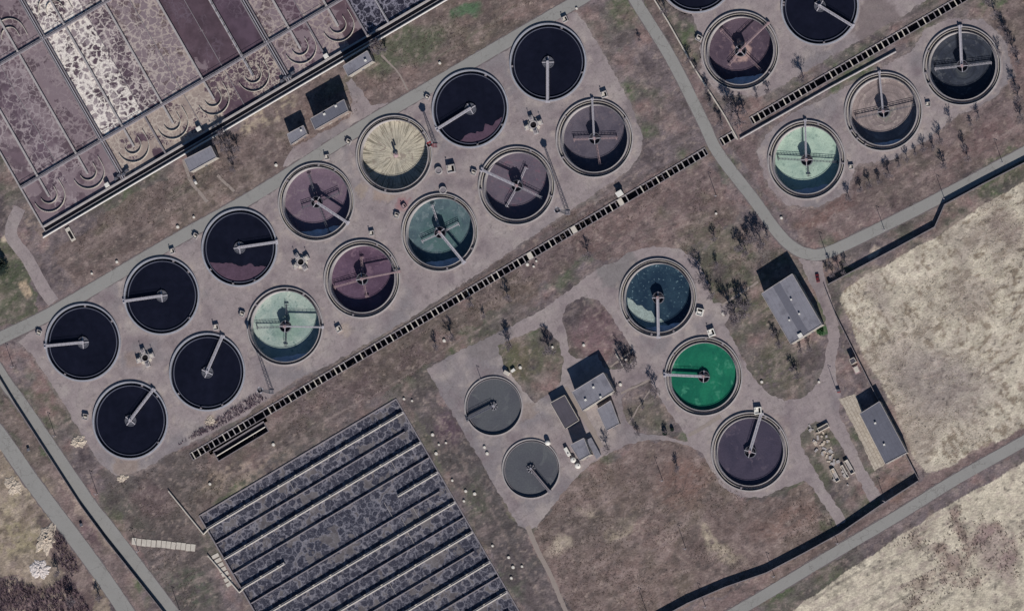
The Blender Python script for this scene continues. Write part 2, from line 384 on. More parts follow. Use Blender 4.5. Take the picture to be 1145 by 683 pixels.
M['car_red'] = nmat('dark_red_car_paint', (96, 34, 40), ((0.5, 0.05, 2),), rough=0.3, spec=0.5)
M['tyre'] = nmat('black_rubber', (24, 24, 26), ((2, 0.1, 2),), rough=0.9)
# ------------------------------------------------------------------ layout in photo pixels
RT = 20.0
TANKS = [  # x, y, kind, bridge dir, arms, fill, name phrase
 ('A1', 93, 383, 'full', (-42, 4)), ('A2', 181, 331, 'full', (-42, 6)), ('A3', 268, 277, 'full', (41, -6)),
 ('A4', 354, 226, 'low', (35, 23)), ('A5', 441, 173, 'low', None), ('A6', 526, 122, 'full', (-37, 23)), ('A7', 613, 70, 'full', (0, 42)),
 ('B1', 146, 470, 'full', (25, -33)), ('B2', 232, 416, 'full', (17, -39)), ('B3', 319, 365, 'low', (42, 1)), ('B4', 405, 312, 'low', (41, -8)),
 ('B5', 492, 260, 'low', (27, 33)), ('B6', 578, 208, 'low', (-39, -18)), ('B7', 665, 155, 'low', (-2, -42)),
 ('R1', 779, -29, 'full', (30, -30)), ('R2', 828, 57, 'low', (30, -29)), ('R3', 917, 7, 'full', (36, 22)),
 ('R4', 902, 179, 'low', (-1, -42)), ('R5', 988, 125, 'low', (-4, -42)), ('R6', 1076, 74, 'low', (-2, -42)),
 ('C1', 736, 333, 'mid', (1, 43)), ('C2', 787, 421, 'mid', (-42, -2)), ('C3', 839, 505, 'mid', (12, -40)),
]
SMALL = [('S1', 552, 454, (-28, 14)), ('S2', 594, 524, (20, 24))]
RS = 15.1
holes_c = [(P(t[1], t[2]), RT) for t in TANKS] + [(P(t[1], t[2]), RS) for t in SMALL]
# trough axes
def off_line(a, b, w):
    d = Vector((b[0]-a[0], b[1]-a[1])).normalized(); n = Vector((-d.y, d.x))
    return [(a[0]+n.x*w, a[1]+n.y*w), (b[0]+n.x*w, b[1]+n.y*w), (b[0]-n.x*w, b[1]-n.y*w), (a[0]-n.x*w, a[1]-n.y*w)]
T1 = ((214, 510.5), (790, 169)); T2 = ((840, 135.5), (1100, -15)); T3 = ((806, 159.5), (823, 149.5)); T4 = ((241.5, 510), (297.5, 476.5))
TW = 4.6
B1O = Vector((48, 254)); B1U = Vector((0.862, -0.507)); B1V = Vector((0.497, 0.868))
def b1(a, b): q = B1O+B1U*a-B1V*b; return (q.x, q.y)
B2O = Vector((443, 446)); B2U = Vector((-0.860, 0.510)); B2V = Vector((0.502, 0.865))
def b2(a, b): q = B2O+B2U*a+B2V*b; return (q.x, q.y)
poly_holes_px = [off_line(*T1, TW), off_line(*T2, TW), off_line(*T3, TW), off_line(*T4, 6.6),
                 [b1(0, -6), b1(560, -6), b1(560, 300), b1(0, 300)],
                 [b2(0, 0), b2(256, 0), b2(256, 345), b2(0, 345)]]
poly_holes = [[tuple(P(*q)[:2]) for q in ph] for ph in poly_holes_px]
# ------------------------------------------------------------------ ground colour
def base_colour(x, y):
    """albedo of soil and vegetation at photo position (x, y)"""
    x = np.asarray(x, float); y = np.asarray(y, float)
    wx = x+(fbm(x, y, 22, 1)-0.5)*26; wy = y+(fbm(x, y, 22, 5)-0.5)*26
    n1 = fbm(x, y, 90, 10, 5); n2 = fbm(x, y, 26, 20, 5); n3 = fbm(x, y, 7, 30, 3)
    col = np.array(C(110, 99, 101))[None, :]*np.ones(x.shape+(1,))
    def G(c):
        l = sum(c)/3; return tuple(max(0, l*1.05+(v-l)*1.0+t) for v, t in zip(c, (0.0, -0.6, 0.6)))
    def mix(c, w):
        nonlocal col
        w = np.clip(w, 0, 1)[..., None]; col = col*(1-w)+np.array(C(*G(c)))*w
    mix((86, 86, 72), (n1-0.47)*6); mix((82, 90, 68), (fbm(x, y, 34, 140, 4)-0.60)*7*0.8)
    mix((118, 98, 94), (n2-0.54)*6*0.8)
    mix((80, 72, 74), (0.46-n2)*6*0.7)
    an = R_(-30); sa_ = x*math.cos(an)+y*math.sin(an); sb_ = -x*math.sin(an)+y*math.cos(an)
    nf = 0.55*fbm(sa_/3.2, sb_, 3.2, 150, 3)+0.45*fbm(sb_/2.5, sa_, 3.0, 154, 3)
    def soft(poly, c, a=1.0, d=1.0, th=0.0):
        pp = pip(x+(wx-x)*d, y+(wy-y)*d, poly).astype(float)
        if th: pp = pp*np.clip((n2-0.5+th)*8, 0, 1)
        mix(c, pp*a)
    def blob(cx_, cy_, rx, ry, rot, c, a=0.8, hard=3.0, th=0.0):
        ca, sa = math.cos(R_(rot)), math.sin(R_(rot))
        u = (wx-cx_)*ca+(wy-cy_)*sa; v = -(wx-cx_)*sa+(wy-cy_)*ca
        r = np.sqrt((u/rx)**2+(v/ry)**2)
        w = np.clip((1-r)*hard, 0, 1)
        if th: w = w*np.clip((nf*0.7+n2*0.3-0.5+th)*9, 0, 1)
        mix(c, w*a)
    # big soil zones
    soft([(100, 330), (470, 110), (640, 0), (500, -30), (300, 120), (60, 280)], (106, 91, 85), 0.7)
    blob(455, 55, 60, 24, -30, (80, 86, 68), 0.8); blob(520, 12, 24, 12, -20, (66, 96, 68), 0.8); blob(380, 92, 34, 10, -30, (92, 88, 74), 0.6)
    blob(300, 128, 40, 14, -30, (165, 150, 128), 0.75, 3, 0.05); blob(356, 70, 26, 8, -30, (160, 145, 122), 0.7, 3, 0.1)
    blob(40, 250, 22, 10, 50, (140, 124, 112), 0.7, 3, 0.1); blob(215, 205, 40, 12, -30, (84, 84, 72), 0.5)
    soft([(-20, 262), (12, 268), (38, 300), (44, 332), (38, 352), (-20, 372)], (80, 84, 66), 0.85)
    blob(30, 320, 8, 10, 20, (165, 145, 122), 0.95, 4); blob(6, 265, 8, 9, 10, (165, 150, 130), 0.9, 4); blob(8, 305, 20, 12, 0, (60, 70, 52), 0.5)
    # strip south of the left tanks
    soft([(150, 540), (300, 445), (470, 345), (640, 235), (790, 165), (700, 260), (480, 400), (250, 545), (200, 640), (170, 600)], (102, 86, 83), 0.6)
    blob(300, 520, 60, 12, -30, (150, 132, 118), 0.6, 3, 0.08); blob(255, 525, 40, 9, -28, (165, 146, 130), 0.6, 3, 0.1)
    blob(360, 485, 70, 26, -30, (84, 78, 76), 0.55); blob(300, 545, 90, 18, -30, (84, 80, 76), 0.55)
    soft([(110, 530), (240, 500), (215, 570), (260, 683), (230, 700), (190, 670)], (86, 80, 77), 0.7)
    blob(215, 655, 40, 26, 40, (78, 84, 70), 0.75, 2.0, 0.12); blob(170, 560, 28, 20, 30, (98, 82, 82), 0.6)
    # between the two left roads, and the far left
    soft([(0, 440), (130, 620), (175, 700), (150, 700), (0, 470)], (112, 97, 93), 0.7)
    soft([(60, 535), (72, 535), (130, 615), (122, 620)], (150, 134, 122), 0.6)
    soft([(-90, 480), (5, 500), (70, 580), (120, 650), (130, 760), (-90, 760)], (138, 124, 108), 0.85)
    blob(30, 560, 40, 40, 30, (150, 138, 114), 0.7, 2); blob(20, 600, 36, 28, 20, (146, 136, 106), 0.6, 2)
    soft([(-90, 632), (20, 645), (50, 660), (76, 638), (100, 668), (115, 700), (-90, 720)], (92, 74, 80), 0.8)
    bl = pip(wx, wy, [(-90, 480), (5, 500), (70, 580), (120, 650), (130, 760), (-90, 760)]); mix((92, 78, 74), bl*np.clip((fbm(x, y, 14, 170, 4)-0.52)*9, 0, 1)*0.6); mix((170, 154, 136), bl*np.clip((fbm(x, y, 9, 174, 4)-0.60)*10, 0, 1)*0.7); soft([(40, 575), (75, 590), (110, 650), (95, 660), (55, 625)], (98, 82, 82), 0.7)
    blob(100, 600, 12, 22, -30, (96, 78, 82), 0.7)
    # strip between square apron and second basin
    soft([(452, 446), (480, 425), (594, 600), (640, 690), (590, 690)], (82, 76, 76), 0.85)
    blob(500, 480, 26, 20, 60, (84, 64, 76), 0.6, 2); blob(530, 560, 30, 22, 60, (76, 80, 66), 0.7, 2, 0.1); blob(570, 650, 30, 14, 50, (84, 88, 74), 0.6, 2, 0.1)
    # ground round the middle tanks
    soft([(620, 270), (790, 180), (830, 240), (760, 290), (680, 290)], (108, 90, 86), 0.6)
    blob(800, 270, 50, 34, 20, (90, 88, 74), 0.7, 2, 0.12); blob(575, 330, 50, 14, -30, (98, 86, 76), 0.6, 2)
    blob(580, 405, 26, 30, 10, (98, 90, 74), 0.8, 2, 0.15); blob(570, 400, 14, 18, 10, (84, 86, 66), 0.6, 2)
    blob(668, 375, 32, 40, 20, (104, 84, 86), 0.75, 2.5)
    blob(870, 410, 46, 42, 10, (84, 84, 68), 0.8, 2, 0.15); blob(915, 372, 8, 6, 0, (60, 92, 56), 0.9)
    blob(726, 462, 34, 30, 20, (88, 86, 74), 0.7, 2, 0.15)
    # south meadow
    soft([(594, 590), (640, 540), (720, 492), (775, 495), (840, 560), (905, 540), (940, 600), (860, 640), (735, 690), (640, 690)], (112, 96, 90), 0.8)
    blob(765, 540, 36, 34, 0, (116, 92, 84), 0.7, 2); blob(650, 590, 50, 40, 0, (90, 82, 78), 0.6, 1.6)
    blob(795, 600, 26, 9, 55, (158, 145, 126), 0.9, 2, 0.2); blob(815, 622, 24, 14, 20, (152, 139, 122), 0.85, 1.8, 0.18)
    blob(695, 592, 26, 10, -30, (150, 137, 120), 0.85, 1.8, 0.18); blob(628, 612, 18, 12, -30, (156, 143, 127), 0.85, 1.8, 0.18); blob(657, 575, 16, 9, 0, (146, 133, 118), 0.8, 1.6, 0.14)
    blob(880, 580, 50, 22, -25, (122, 98, 90), 0.6, 2); blob(925, 585, 10, 12, 0, (78, 84, 62), 0.7)
    # east of the crossing road
    soft([(720, -40), (800, 130), (860, 160), (1160, -20), (1160, 150), (960, 265), (900, 270), (800, 150), (700, -40)], (106, 90, 88), 0.7)
    blob(920, 240, 50, 12, -20, (112, 88, 82), 0.7, 2); blob(1090, 160, 50, 20, -30, (104, 84, 82), 0.6, 2)
    for ap in (AL, AR1, AR2): soft(grow(ap, 2.6), (122, 113, 110), 0.45, 0.3)
    def track(pts, w, c, a):
        d = np.full(x.shape, 1e9); jx = x+(n3-0.5)*3; jy = y+(n2-0.5)*6
        for i in range(len(pts)-1):
            ax, ay = pts[i]; bx, by = pts[i+1]; L2_ = (bx-ax)**2+(by-ay)**2; t = np.clip(((jx-ax)*(bx-ax)+(jy-ay)*(by-ay))/L2_, 0, 1)
            d = np.minimum(d, np.hypot(jx-ax-t*(bx-ax), jy-ay-t*(by-ay)))
        mix(c, np.clip((w-d)/1.2, 0, 1)*a*np.clip((n3-0.25)*4, 0.2, 1))
    for pts, w, c, a in ((([(300, 447), (470, 347), (640, 246), (730, 192)]), 3, (84, 78, 78), 0.6), ([(330, 438), (540, 314), (660, 243)], 2, (128, 114, 112), 0.5),
        ([(640, 318), (700, 270), (800, 232)], 1.6, (128, 114, 108), 0.5), ([(646, 322), (706, 276), (806, 238)], 1.6, (128, 114, 108), 0.5), ([(690, 20), (760, 150), (800, 210)], 1.6, (126, 112, 106), 0.5), ([(682, 24), (740, 130), (770, 172)], 1.4, (84, 76, 74), 0.5),
        ([(598, 600), (660, 575), (720, 590), (800, 640), (830, 640)], 1.5, (136, 122, 112), 0.5), ([(604, 606), (662, 581), (718, 596), (796, 646)], 1.5, (136, 122, 112), 0.5), ([(640, 660), (760, 640), (860, 600), (935, 575)], 1.5, (134, 118, 110), 0.5), ([(680, 510), (700, 560), (690, 620)], 1.2, (84, 76, 74), 0.5),
        ([(910, 258), (1000, 215), (1100, 165), (1160, 130)], 1.6, (126, 110, 106), 0.5), ([(960, 236), (1050, 200), (1140, 150)], 1.4, (84, 74, 74), 0.5), ([(215, 560), (330, 490), (440, 428), (560, 352)], 1.6, (134, 120, 114), 0.6), ([(210, 552), (320, 484), (430, 422)], 1.4, (82, 76, 72), 0.6),
        ([(60, 300), (200, 215), (300, 150)], 1.5, (130, 114, 108), 0.5), ([(90, 300), (210, 228), (310, 165)], 1.4, (84, 80, 72), 0.5), ([(480, 70), (560, 20), (600, -10)], 1.5, (84, 88, 72), 0.5), ([(560, 350), (640, 300), (700, 262), (760, 250)], 1.4, (84, 80, 74), 0.5),
        ([(810, 230), (850, 262), (845, 300)], 1.3, (120, 108, 102), 0.5), ([(120, 520), (170, 600), (210, 660)], 1.4, (112, 98, 94), 0.5), ([(470, 440), (560, 590), (610, 680)], 1.8, (108, 98, 92), 0.6)): track(pts, w, c, a)
    # pale fields
    fld = [(945, 322), (1052, 262), (1085, 238), (1260, 140), (1260, 410), (1145, 478), (1060, 522), (1036, 530), (1018, 505), (1000, 455), (985, 430), (966, 400), (952, 362), (938, 335)]
    soft(grow(fld, 5), (136, 122, 112), 0.6, 0.5, 0.1); soft(fld, (170, 159, 143), 0.92, 0.25)
    inf = pip(x+(wx-x)*0.25, y+(wy-y)*0.25, fld)
    ang = R_(-32); uu = x*math.cos(ang)+y*math.sin(ang); vv = -x*math.sin(ang)+y*math.cos(ang); a2 = R_(55); u2_ = x*math.cos(a2)+y*math.sin(a2); v2_ = -x*math.sin(a2)+y*math.cos(a2)
    wsel = np.clip((fbm(x, y, 60, 160, 3)-0.46)*9+(x-1050)/120, 0, 1)
    st = fbm(uu/2.6, vv, 3.4, 40, 3)*wsel+fbm(u2_/2.6, v2_, 3.4, 41, 3)*(1-wsel); st2 = fbm(uu/1.5, vv, 6, 44, 4)
    big = fbm(x, y, 70, 47, 5)
    mix((120, 107, 92), inf*np.clip((st-0.52)*12, 0, 1)*0.85)
    mix((186, 176, 157), inf*np.clip((st2-0.50)*9, 0, 1)*np.clip((0.66-big)*8, 0, 1)*0.7)
    mix((146, 134, 124), inf*np.clip((big-0.54)*7, 0, 1)*0.6)
    blob(1050, 425, 74, 48, 20, (134, 123, 118), 0.75, 1.6, 0.3); blob(985, 330, 40, 16, 60, (140, 128, 120), 0.6, 1.6, 0.2); blob(1120, 250, 34, 16, 60, (120, 104, 100), 0.5, 2, 0.2)
    soft([(1145, 517), (1075, 556), (1000, 602), (930, 650), (860, 700), (1260, 720), (1260, 450)], (186, 175, 155), 0.95, 0.22)
    f2 = pip(x+(wx-x)*0.3, y+(wy-y)*0.3, [(1145, 520), (860, 690), (1260, 740), (1260, 440)])
    mix((128, 108, 100), f2*np.clip((fbm(x, y, 40, 60, 5)-0.54)*12, 0, 1)*np.clip((x-985)/60, 0, 1)*0.8)
    mix((192, 182, 162), f2*np.clip((fbm(x, y, 16, 63, 4)-0.55)*10, 0, 1)*0.5)
    blob(1115, 620, 26, 50, -20, (124, 104, 104), 0.6, 2, 0.15); blob(1030, 590, 30, 10, -30, (120, 106, 96), 0.6, 2, 0.1)
    soft([(1036, 534), (1145, 476), (1160, 486), (1000, 580), (880, 650), (800, 690), (760, 690), (940, 600)], (116, 98, 94), 0.75)
    blob(975, 282, 12, 6, -30, (170, 155, 140), 0.8, 3)
    blob(930, 512, 12, 40, -28, (142, 128, 118), 0.7, 2); blob(1000, 545, 20, 16, 0, (126, 102, 92), 0.6)
    an = R_(-30); sa_ = x*math.cos(an)+y*math.sin(an); sb_ = -x*math.sin(an)+y*math.cos(an)
    st3 = fbm(sa_/7, sb_, 5, 120, 3); stm = np.clip((fbm(x, y, 60, 121, 3)-0.42)*5, 0, 1)*(1-inf)
    mix((134, 121, 116), np.clip((nf-0.58)*9, 0, 1)*0.35*(1-inf)); mix((82, 76, 76), np.clip((0.41-nf)*9, 0, 1)*0.35*(1-inf)); mix((132, 117, 112), np.clip((st3-0.56)*8, 0, 1)*0.45*stm); mix((84, 76, 74), np.clip((0.43-st3)*8, 0, 1)*0.45*stm)
    sq = fbm(x, y, 9, 130, 4)
    mix((136, 120, 114), np.clip((sq-0.60)*9, 0, 1)*0.4*(1-inf)); mix((80, 74, 70), np.clip((0.40-sq)*9, 0, 1)*0.4*(1-inf))
    # fine wear: tyre-like streaks and speckle
    sp = fbm(x, y, 3.4, 70, 2)
    w = np.clip((sp-0.72)*9, 0, 1)*0.5; mix((150, 134, 124), w)
    w = np.clip((0.27-sp)*9, 0, 1)*0.6; mix((58, 52, 54), w)
    col = col*(0.70+0.60*n3)[..., None]*(0.85+0.3*n2)[..., None]
    return col
def apron_colour(x, y):
    x = np.asarray(x, float); y = np.asarray(y, float)
    n1 = fbm(x, y, 60, 80, 5); n2 = fbm(x, y, 18, 84, 5); n3 = fbm(x, y, 5, 88, 3)
    col = np.array(C(143, 131, 131))[None, :]*np.ones(x.shape+(1,))
    def mix(c, w):
        nonlocal col
        w = np.clip(w, 0, 1)[..., None]; col = col*(1-w)+np.array(C(*c))*w
    mix((128, 120, 122), (n1-0.5)*7); mix((154, 143, 140), (n2-0.55)*7*0.7); mix((122, 110, 113), (0.44-n2)*7*0.6)
    for cx_, cy_, r, c in ((235, 471, 7, (170, 146, 128)), (385, 368, 8, (160, 145, 135)), (430, 214, 14, (150, 132, 122)), (405, 212, 9, (152, 136, 124)),
                           (450, 228, 10, (140, 100, 104)), (95, 505, 8, (168, 150, 132)), (140, 520, 16, (140, 124, 116)), (715, 120, 20, (116, 106, 108)),
                           (150, 402, 12, (138, 122, 116)), (600, 300, 20, (120, 114, 114)), (690, 300, 26, (118, 113, 113)), (865, 480, 20, (136, 122, 122)),
                           (545, 375, 30, (122, 114, 114)), (590, 460, 12, (138, 124, 118)), (980, 25, 30, (112, 100, 100))):
        d = np.hypot(x-cx_, y-cy_)+(n3-0.5)*10; mix(c, np.clip((r-d)/3, 0, 1)*0.75)
    for t in TANKS+[(s[0], s[1], s[2]) for s in SMALL]:        # pale splashes of dried sludge round each tank
        d = np.hypot(x-t[1], (y-t[2]))
        rr = 33 if t[0][0] == 'S' else 44
        w = np.clip((rr+7-d)/3, 0, 1)*np.clip((vn(x, y, 5, 91)-0.70)*12, 0, 1)*0.55; mix((165, 152, 145), w)
    col = col*(0.9+0.2*n3)[..., None]
    return col
def sheet(name, outline_px, z, mat, colf=None, step=4.0, jit=0.0, seed=1, islands=(), dens=None, thick=None):
    """a level sheet with holes for the tanks and troughs"""
    def resample(poly, st):
        out = []
        for i in range(len(poly)):
            a = Vector(poly[i]); b = Vector(poly[(i+1) % len(poly)]); n = max(1, int((b-a).length/st))
            for k in range(n): out.append(a+(b-a)*k/n)
        return out
    vs = []; es = []
    def loop_px(poly, jt):
        pts = resample(poly, step if jt else 12); o = []
        for p in pts:
            if jt: o.append((p.x+(vn(p.x, p.y, 3, seed)-0.5)*2.4*jt+(vn(p.x, p.y, 17, seed+2)-0.5)*0.8*jt, p.y+(vn(p.x, p.y, 3, seed+5)-0.5)*2.4*jt+(vn(p.x, p.y, 17, seed+7)-0.5)*0.8*jt))
            else: o.append((p.x, p.y))
        return o
    o_px = loop_px(outline_px, jit); isl_px = [loop_px(i, jit) for i in islands]
    def addloop(w):
        k = len(vs); vs.extend(Vector(p) for p in w); n = len(w)
        es.extend((k+i, k+(i+1) % n) for i in range(n))
    ow = [tuple(P(*q)[:2]) for q in o_px]; iw = [[tuple(P(*q)[:2]) for q in l] for l in isl_px]
    addloop(ow)
    for l in iw: addloop(l)
    xs = [p[0] for p in ow]; ys = [p[1] for p in ow]; bb = (min(xs), min(ys), max(xs), max(ys))
    hc = [(c, r) for c, r in holes_c if bb[0]-r < c.x < bb[2]+r and bb[1]-r < c.y < bb[3]+r]
    for c, r in hc: addloop([(c.x+(r-0.12)*math.cos(2*math.pi*i/96), c.y+(r-0.12)*math.sin(2*math.pi*i/96)) for i in range(96)])
    hp = [h for h in poly_holes if not (max(p[0] for p in h) < bb[0] or min(p[0] for p in h) > bb[2] or max(p[1] for p in h) < bb[1] or min(p[1] for p in h) > bb[3])]
    for h in hp: addloop(h)
    if dens:
        px0, px1 = min(p[0] for p in o_px), max(p[0] for p in o_px); py0, py1 = min(p[1] for p in o_px), max(p[1] for p in o_px)
        gx, gy = np.meshgrid(np.arange(px0, px1, dens), np.arange(py0, py1, dens)); gx = gx.ravel()+0.013; gy = gy.ravel()+0.017
        k = pip(gx, gy, o_px); w = PN(gx[k], gy[k])
        vs.extend(Vector((a, b)) for a, b in w[:, :2])
    r = delaunay_2d_cdt(vs, es, [], 0, 1e-4)
    V = np.array([(v.x, v.y) for v in r[0]]); F = np.array([f for f in r[2] if len(f) == 3])
    cen = V[F].mean(axis=1)
    keep = pip(cen[:, 0], cen[:, 1], ow)
    for l in iw: keep &= ~pip(cen[:, 0], cen[:, 1], l)
    for c, rr in hc: keep &= np.hypot(cen[:, 0]-c.x, cen[:, 1]-c.y) > rr-0.13
    for h in hp: keep &= ~pip(cen[:, 0], cen[:, 1], h)
    F = F[keep]
    a = V[F]; ar = (a[:, 1, 0]-a[:, 0, 0])*(a[:, 2, 1]-a[:, 0, 1])-(a[:, 2, 0]-a[:, 0, 0])*(a[:, 1, 1]-a[:, 0, 1])
    F[ar < 0] = F[ar < 0][:, ::-1]
    me = bpy.data.meshes.new(name)
    me.from_pydata([(x, y, z) for x, y in V], [], [tuple(int(i) for i in f) for f in F]); me.materials.append(mat)
    if colf:
        pxl = world_to_px(V); c = colf(pxl[:, 0], pxl[:, 1]); at = me.color_attributes.new('Col', 'FLOAT_COLOR', 'POINT')
        at.data.foreach_set('color', np.concatenate([c, np.ones((len(c), 1))], 1).astype(np.float32).ravel())
    o = bpy.data.objects.new(name, me); COL.objects.link(o); tag(o, kind='structure'); return o
def world_to_px(V):
    Pn = np.concatenate([V[:, :2], np.zeros((len(V), 1))], 1)-camp
    d = -(Pn@CZ); return np.stack([W/2+(Pn@CX)/d*DIST/MPP, H/2-(Pn@CY)/d*DIST/MPP], 1)
def make_ground():
    st = 1.5; m0 = 110
    xs = np.arange(-m0, W+m0, st); ys = np.arange(-m0, H+m0, st)
    gx, gy = np.meshgrid(xs, ys); nx, ny = len(xs), len(ys)
    w = PN(gx.ravel(), gy.ravel()); col = base_colour(gx.ravel(), gy.ravel())
    idx = np.arange(nx*ny).reshape(ny, nx)
    q = np.stack([idx[1:, :-1], idx[1:, 1:], idx[:-1, 1:], idx[:-1, :-1]], -1).reshape(-1, 4)
    cen = w[q].mean(axis=1)
    keep = np.ones(len(q), bool)
    for c, r in holes_c: keep &= np.hypot(cen[:, 0]-c.x, cen[:, 1]-c.y) > r+1.0
    for h in poly_holes_px:                        # grow each hole a little; a fitted skirt closes the gap
        g = grow(h, 2.2); pc = (gx.ravel()[q].mean(1), gy.ravel()[q].mean(1)); keep &= ~pip(pc[0], pc[1], g)
    q = q[keep]
    # the land beyond the detailed part, out to the horizon
    c4 = [w[idx[ny-1, 0]], w[idx[ny-1, nx-1]], w[idx[0, nx-1]], w[idx[0, 0]]]
    B = 9000; n0 = len(w)
    ext = np.array([c4[0], c4[1], c4[2], c4[3], (-B, -B, 0), (B, -B, 0), (B, B, 0), (-B, B, 0)], float); ext[:, 2] = 0
    w = np.concatenate([w, ext]); ec = np.array(C(106, 92, 86)); col = np.concatenate([col, np.tile(ec, (8, 1))])
    eq = np.array([(n0+4, n0+5, n0+1, n0), (n0+5, n0+6, n0+2, n0+1), (n0+6, n0+7, n0+3, n0+2), (n0+7, n0+4, n0, n0+3)])
    q = np.concatenate([q, eq])
    w[:, 2] = 0
    me = bpy.data.meshes.new('ground'); me.vertices.add(len(w)); me.vertices.foreach_set('co', w.astype(np.float32).ravel())
    me.loops.add(len(q)*4); me.loops.foreach_set('vertex_index', q.astype(np.int32).ravel())
    me.polygons.add(len(q)); me.polygons.foreach_set('loop_start', np.arange(0, len(q)*4, 4, dtype=np.int32))
    me.update(calc_edges=True); me.validate()
    at = me.color_attributes.new('Col', 'FLOAT_COLOR', 'POINT')
    at.data.foreach_set('color', np.concatenate([col, np.ones((len(col), 1))], 1).astype(np.float32).ravel())
    me.materials.append(M['ground'])
    o = bpy.data.objects.new('ground', me); COL.objects.link(o); tag(o, kind='structure')
def grow(poly, g):
    c = Vector((sum(p[0] for p in poly)/len(poly), sum(p[1] for p in poly)/len(poly))); n = len(poly); out = []
    ar = sum(poly[i][0]*poly[(i+1) % n][1]-poly[(i+1) % n][0]*poly[i][1] for i in range(n)); sg = 1 if ar > 0 else -1
    for i in range(n):
        a, b, d = Vector(poly[i-1]), Vector(poly[i]), Vector(poly[(i+1) % n])
        e0 = (b-a).normalized(); e1 = (d-b).normalized()
        n0 = Vector((e0.y, -e0.x))*sg; n1 = Vector((e1.y, -e1.x))*sg
        k = (n0+n1); k = k/max(0.3, k.dot(n0)); out.append((b.x+k.x*g, b.y+k.y*g))
    return out
AL = [(20, 382), (40, 366), (77, 348), (145, 304), (215, 265), (300, 214), (402, 150), (470, 110), (560, 58), (636, 12), (646, 16), (659, 34), (684, 76), (706, 118), (719, 152), (716, 172), (704, 190), (672, 212),
      (640, 234), (605, 257), (540, 303), (452, 360), (364, 410), (332, 424), (300, 445), (272, 466), (240, 482), (188, 508), (162, 524), (148, 529), (130, 532), (111, 517), (90, 484), (64, 439), (34, 394)]
AR1 = [(752, -45), (770, 0), (782, 40), (784, 84), (806, 106), (850, 108), (880, 92), (960, 46), (1020, 12), (1090, -45)]
AR2 = [(846, 170), (856, 150), (885, 128), (930, 106), (975, 82), (1020, 56), (1034, 34), (1058, 22), (1100, 22), (1126, 46), (1132, 84), (1112, 112), (1072, 128), (1036, 158), (996, 178), (956, 186), (948, 214), (915, 232), (880, 230), (858, 208)]
AC = [(477, 413), (512, 393), (556, 372), (600, 350), (640, 322), (668, 300), (690, 292), (702, 282), (730, 276), (760, 278), (780, 292), (792, 318), (796, 338), (812, 340), (816, 352), (810, 362), (822, 384), (834, 408), (846, 426), (860, 440),
      (876, 448), (896, 446), (908, 436), (917, 422), (922, 404), (926, 378), (922, 353), (908, 320), (893, 289), (919, 289), (924, 320), (933, 345), (939, 375), (934, 402), (934, 425), (940, 440), (938, 462), (952, 492), (966, 522), (985, 553), (973, 562), (958, 532), (940, 498), (925, 474),
      (912, 470), (894, 486), (896, 500), (912, 526), (930, 556), (947, 582), (936, 588), (920, 562), (908, 544), (898, 538), (874, 546), (850, 556), (828, 556), (808, 544), (794, 524), (786, 506), (774, 500), (752, 493), (728, 491), (704, 496), (684, 505), (664, 516), (650, 528), (625, 556), (600, 588), (590, 592), (580, 588), (545, 528), (508, 466)]
make_ground()
for i, h in enumerate(poly_holes_px):
    sheet('ground_edge', grow(h, 4.5), 0.02, M['ground'], base_colour, dens=1.6)
# ------------------------------------------------------------------ aprons and roads
sheet('concrete_apron', AL, 0.03, M['apron'], apron_colour, step=2, jit=1.1, seed=3, dens=3.0)
sheet('concrete_apron', AR1, 0.03, M['apron'], apron_colour, step=2, jit=1.5, seed=5, dens=3.0)
sheet('concrete_apron', AR2, 0.03, M['apron'], apron_colour, step=2, jit=1.6, seed=6, dens=3.0)
AN = [(316, 186), (326, 166), (345, 156), (392, 131), (394, 112), (386, 92), (394, 88), (406, 104), (415, 118), (434, 116), (440, 121), (400, 146), (330, 188)]
sheet('concrete_apron', AN, 0.03, M['apron'], apron_colour, step=2, jit=1.2, seed=12, dens=3.0)
IS = [[(628, 355), (635, 340), (652, 332), (669, 336), (685, 355), (702, 382), (712, 400), (694, 412), (676, 412), (668, 396), (645, 402), (636, 392), (634, 372)],
      [(556, 386), (608, 364), (624, 382), (630, 404), (626, 430), (599, 450), (584, 436), (573, 420), (562, 406)],
      [(726, 424), (745, 456), (767, 486), (770, 494), (744, 488), (712, 484), (700, 470), (694, 446), (706, 432)]]
sheet('concrete_apron', AC, 0.03, M['apron'], apron_colour, step=2, jit=1.1, seed=8, islands=IS, dens=3.0)
def strip(c, w):
    pts = [Vector(p) for p in c]; L_, R2 = [], []
    for i, p in enumerate(pts):
        a = pts[max(0, i-1)]; b = pts[min(len(pts)-1, i+1)]; d = (b-a).normalized(); n = Vector((-d.y, d.x))*w/2
        L_.append((p.x+n.x, p.y+n.y)); R2.append((p.x-n.x, p.y-n.y))
    return L_+R2[::-1]
def smooth(c, k=6):
    P_ = [Vector(p) for p in c]; out = []
    for i in range(len(P_)-1):
        p0 = P_[max(0, i-1)]; p1 = P_[i]; p2 = P_[i+1]; p3 = P_[min(len(P_)-1, i+2)]
        for j in range(k):
            t = j/k; out.append(0.5*((2*p1)+(p2-p0)*t+(2*p0-5*p1+4*p2-p3)*t*t+(3*p1-p0-3*p2+p3)*t**3))
    out.append(P_[-1]); return [(p.x, p.y) for p in out]
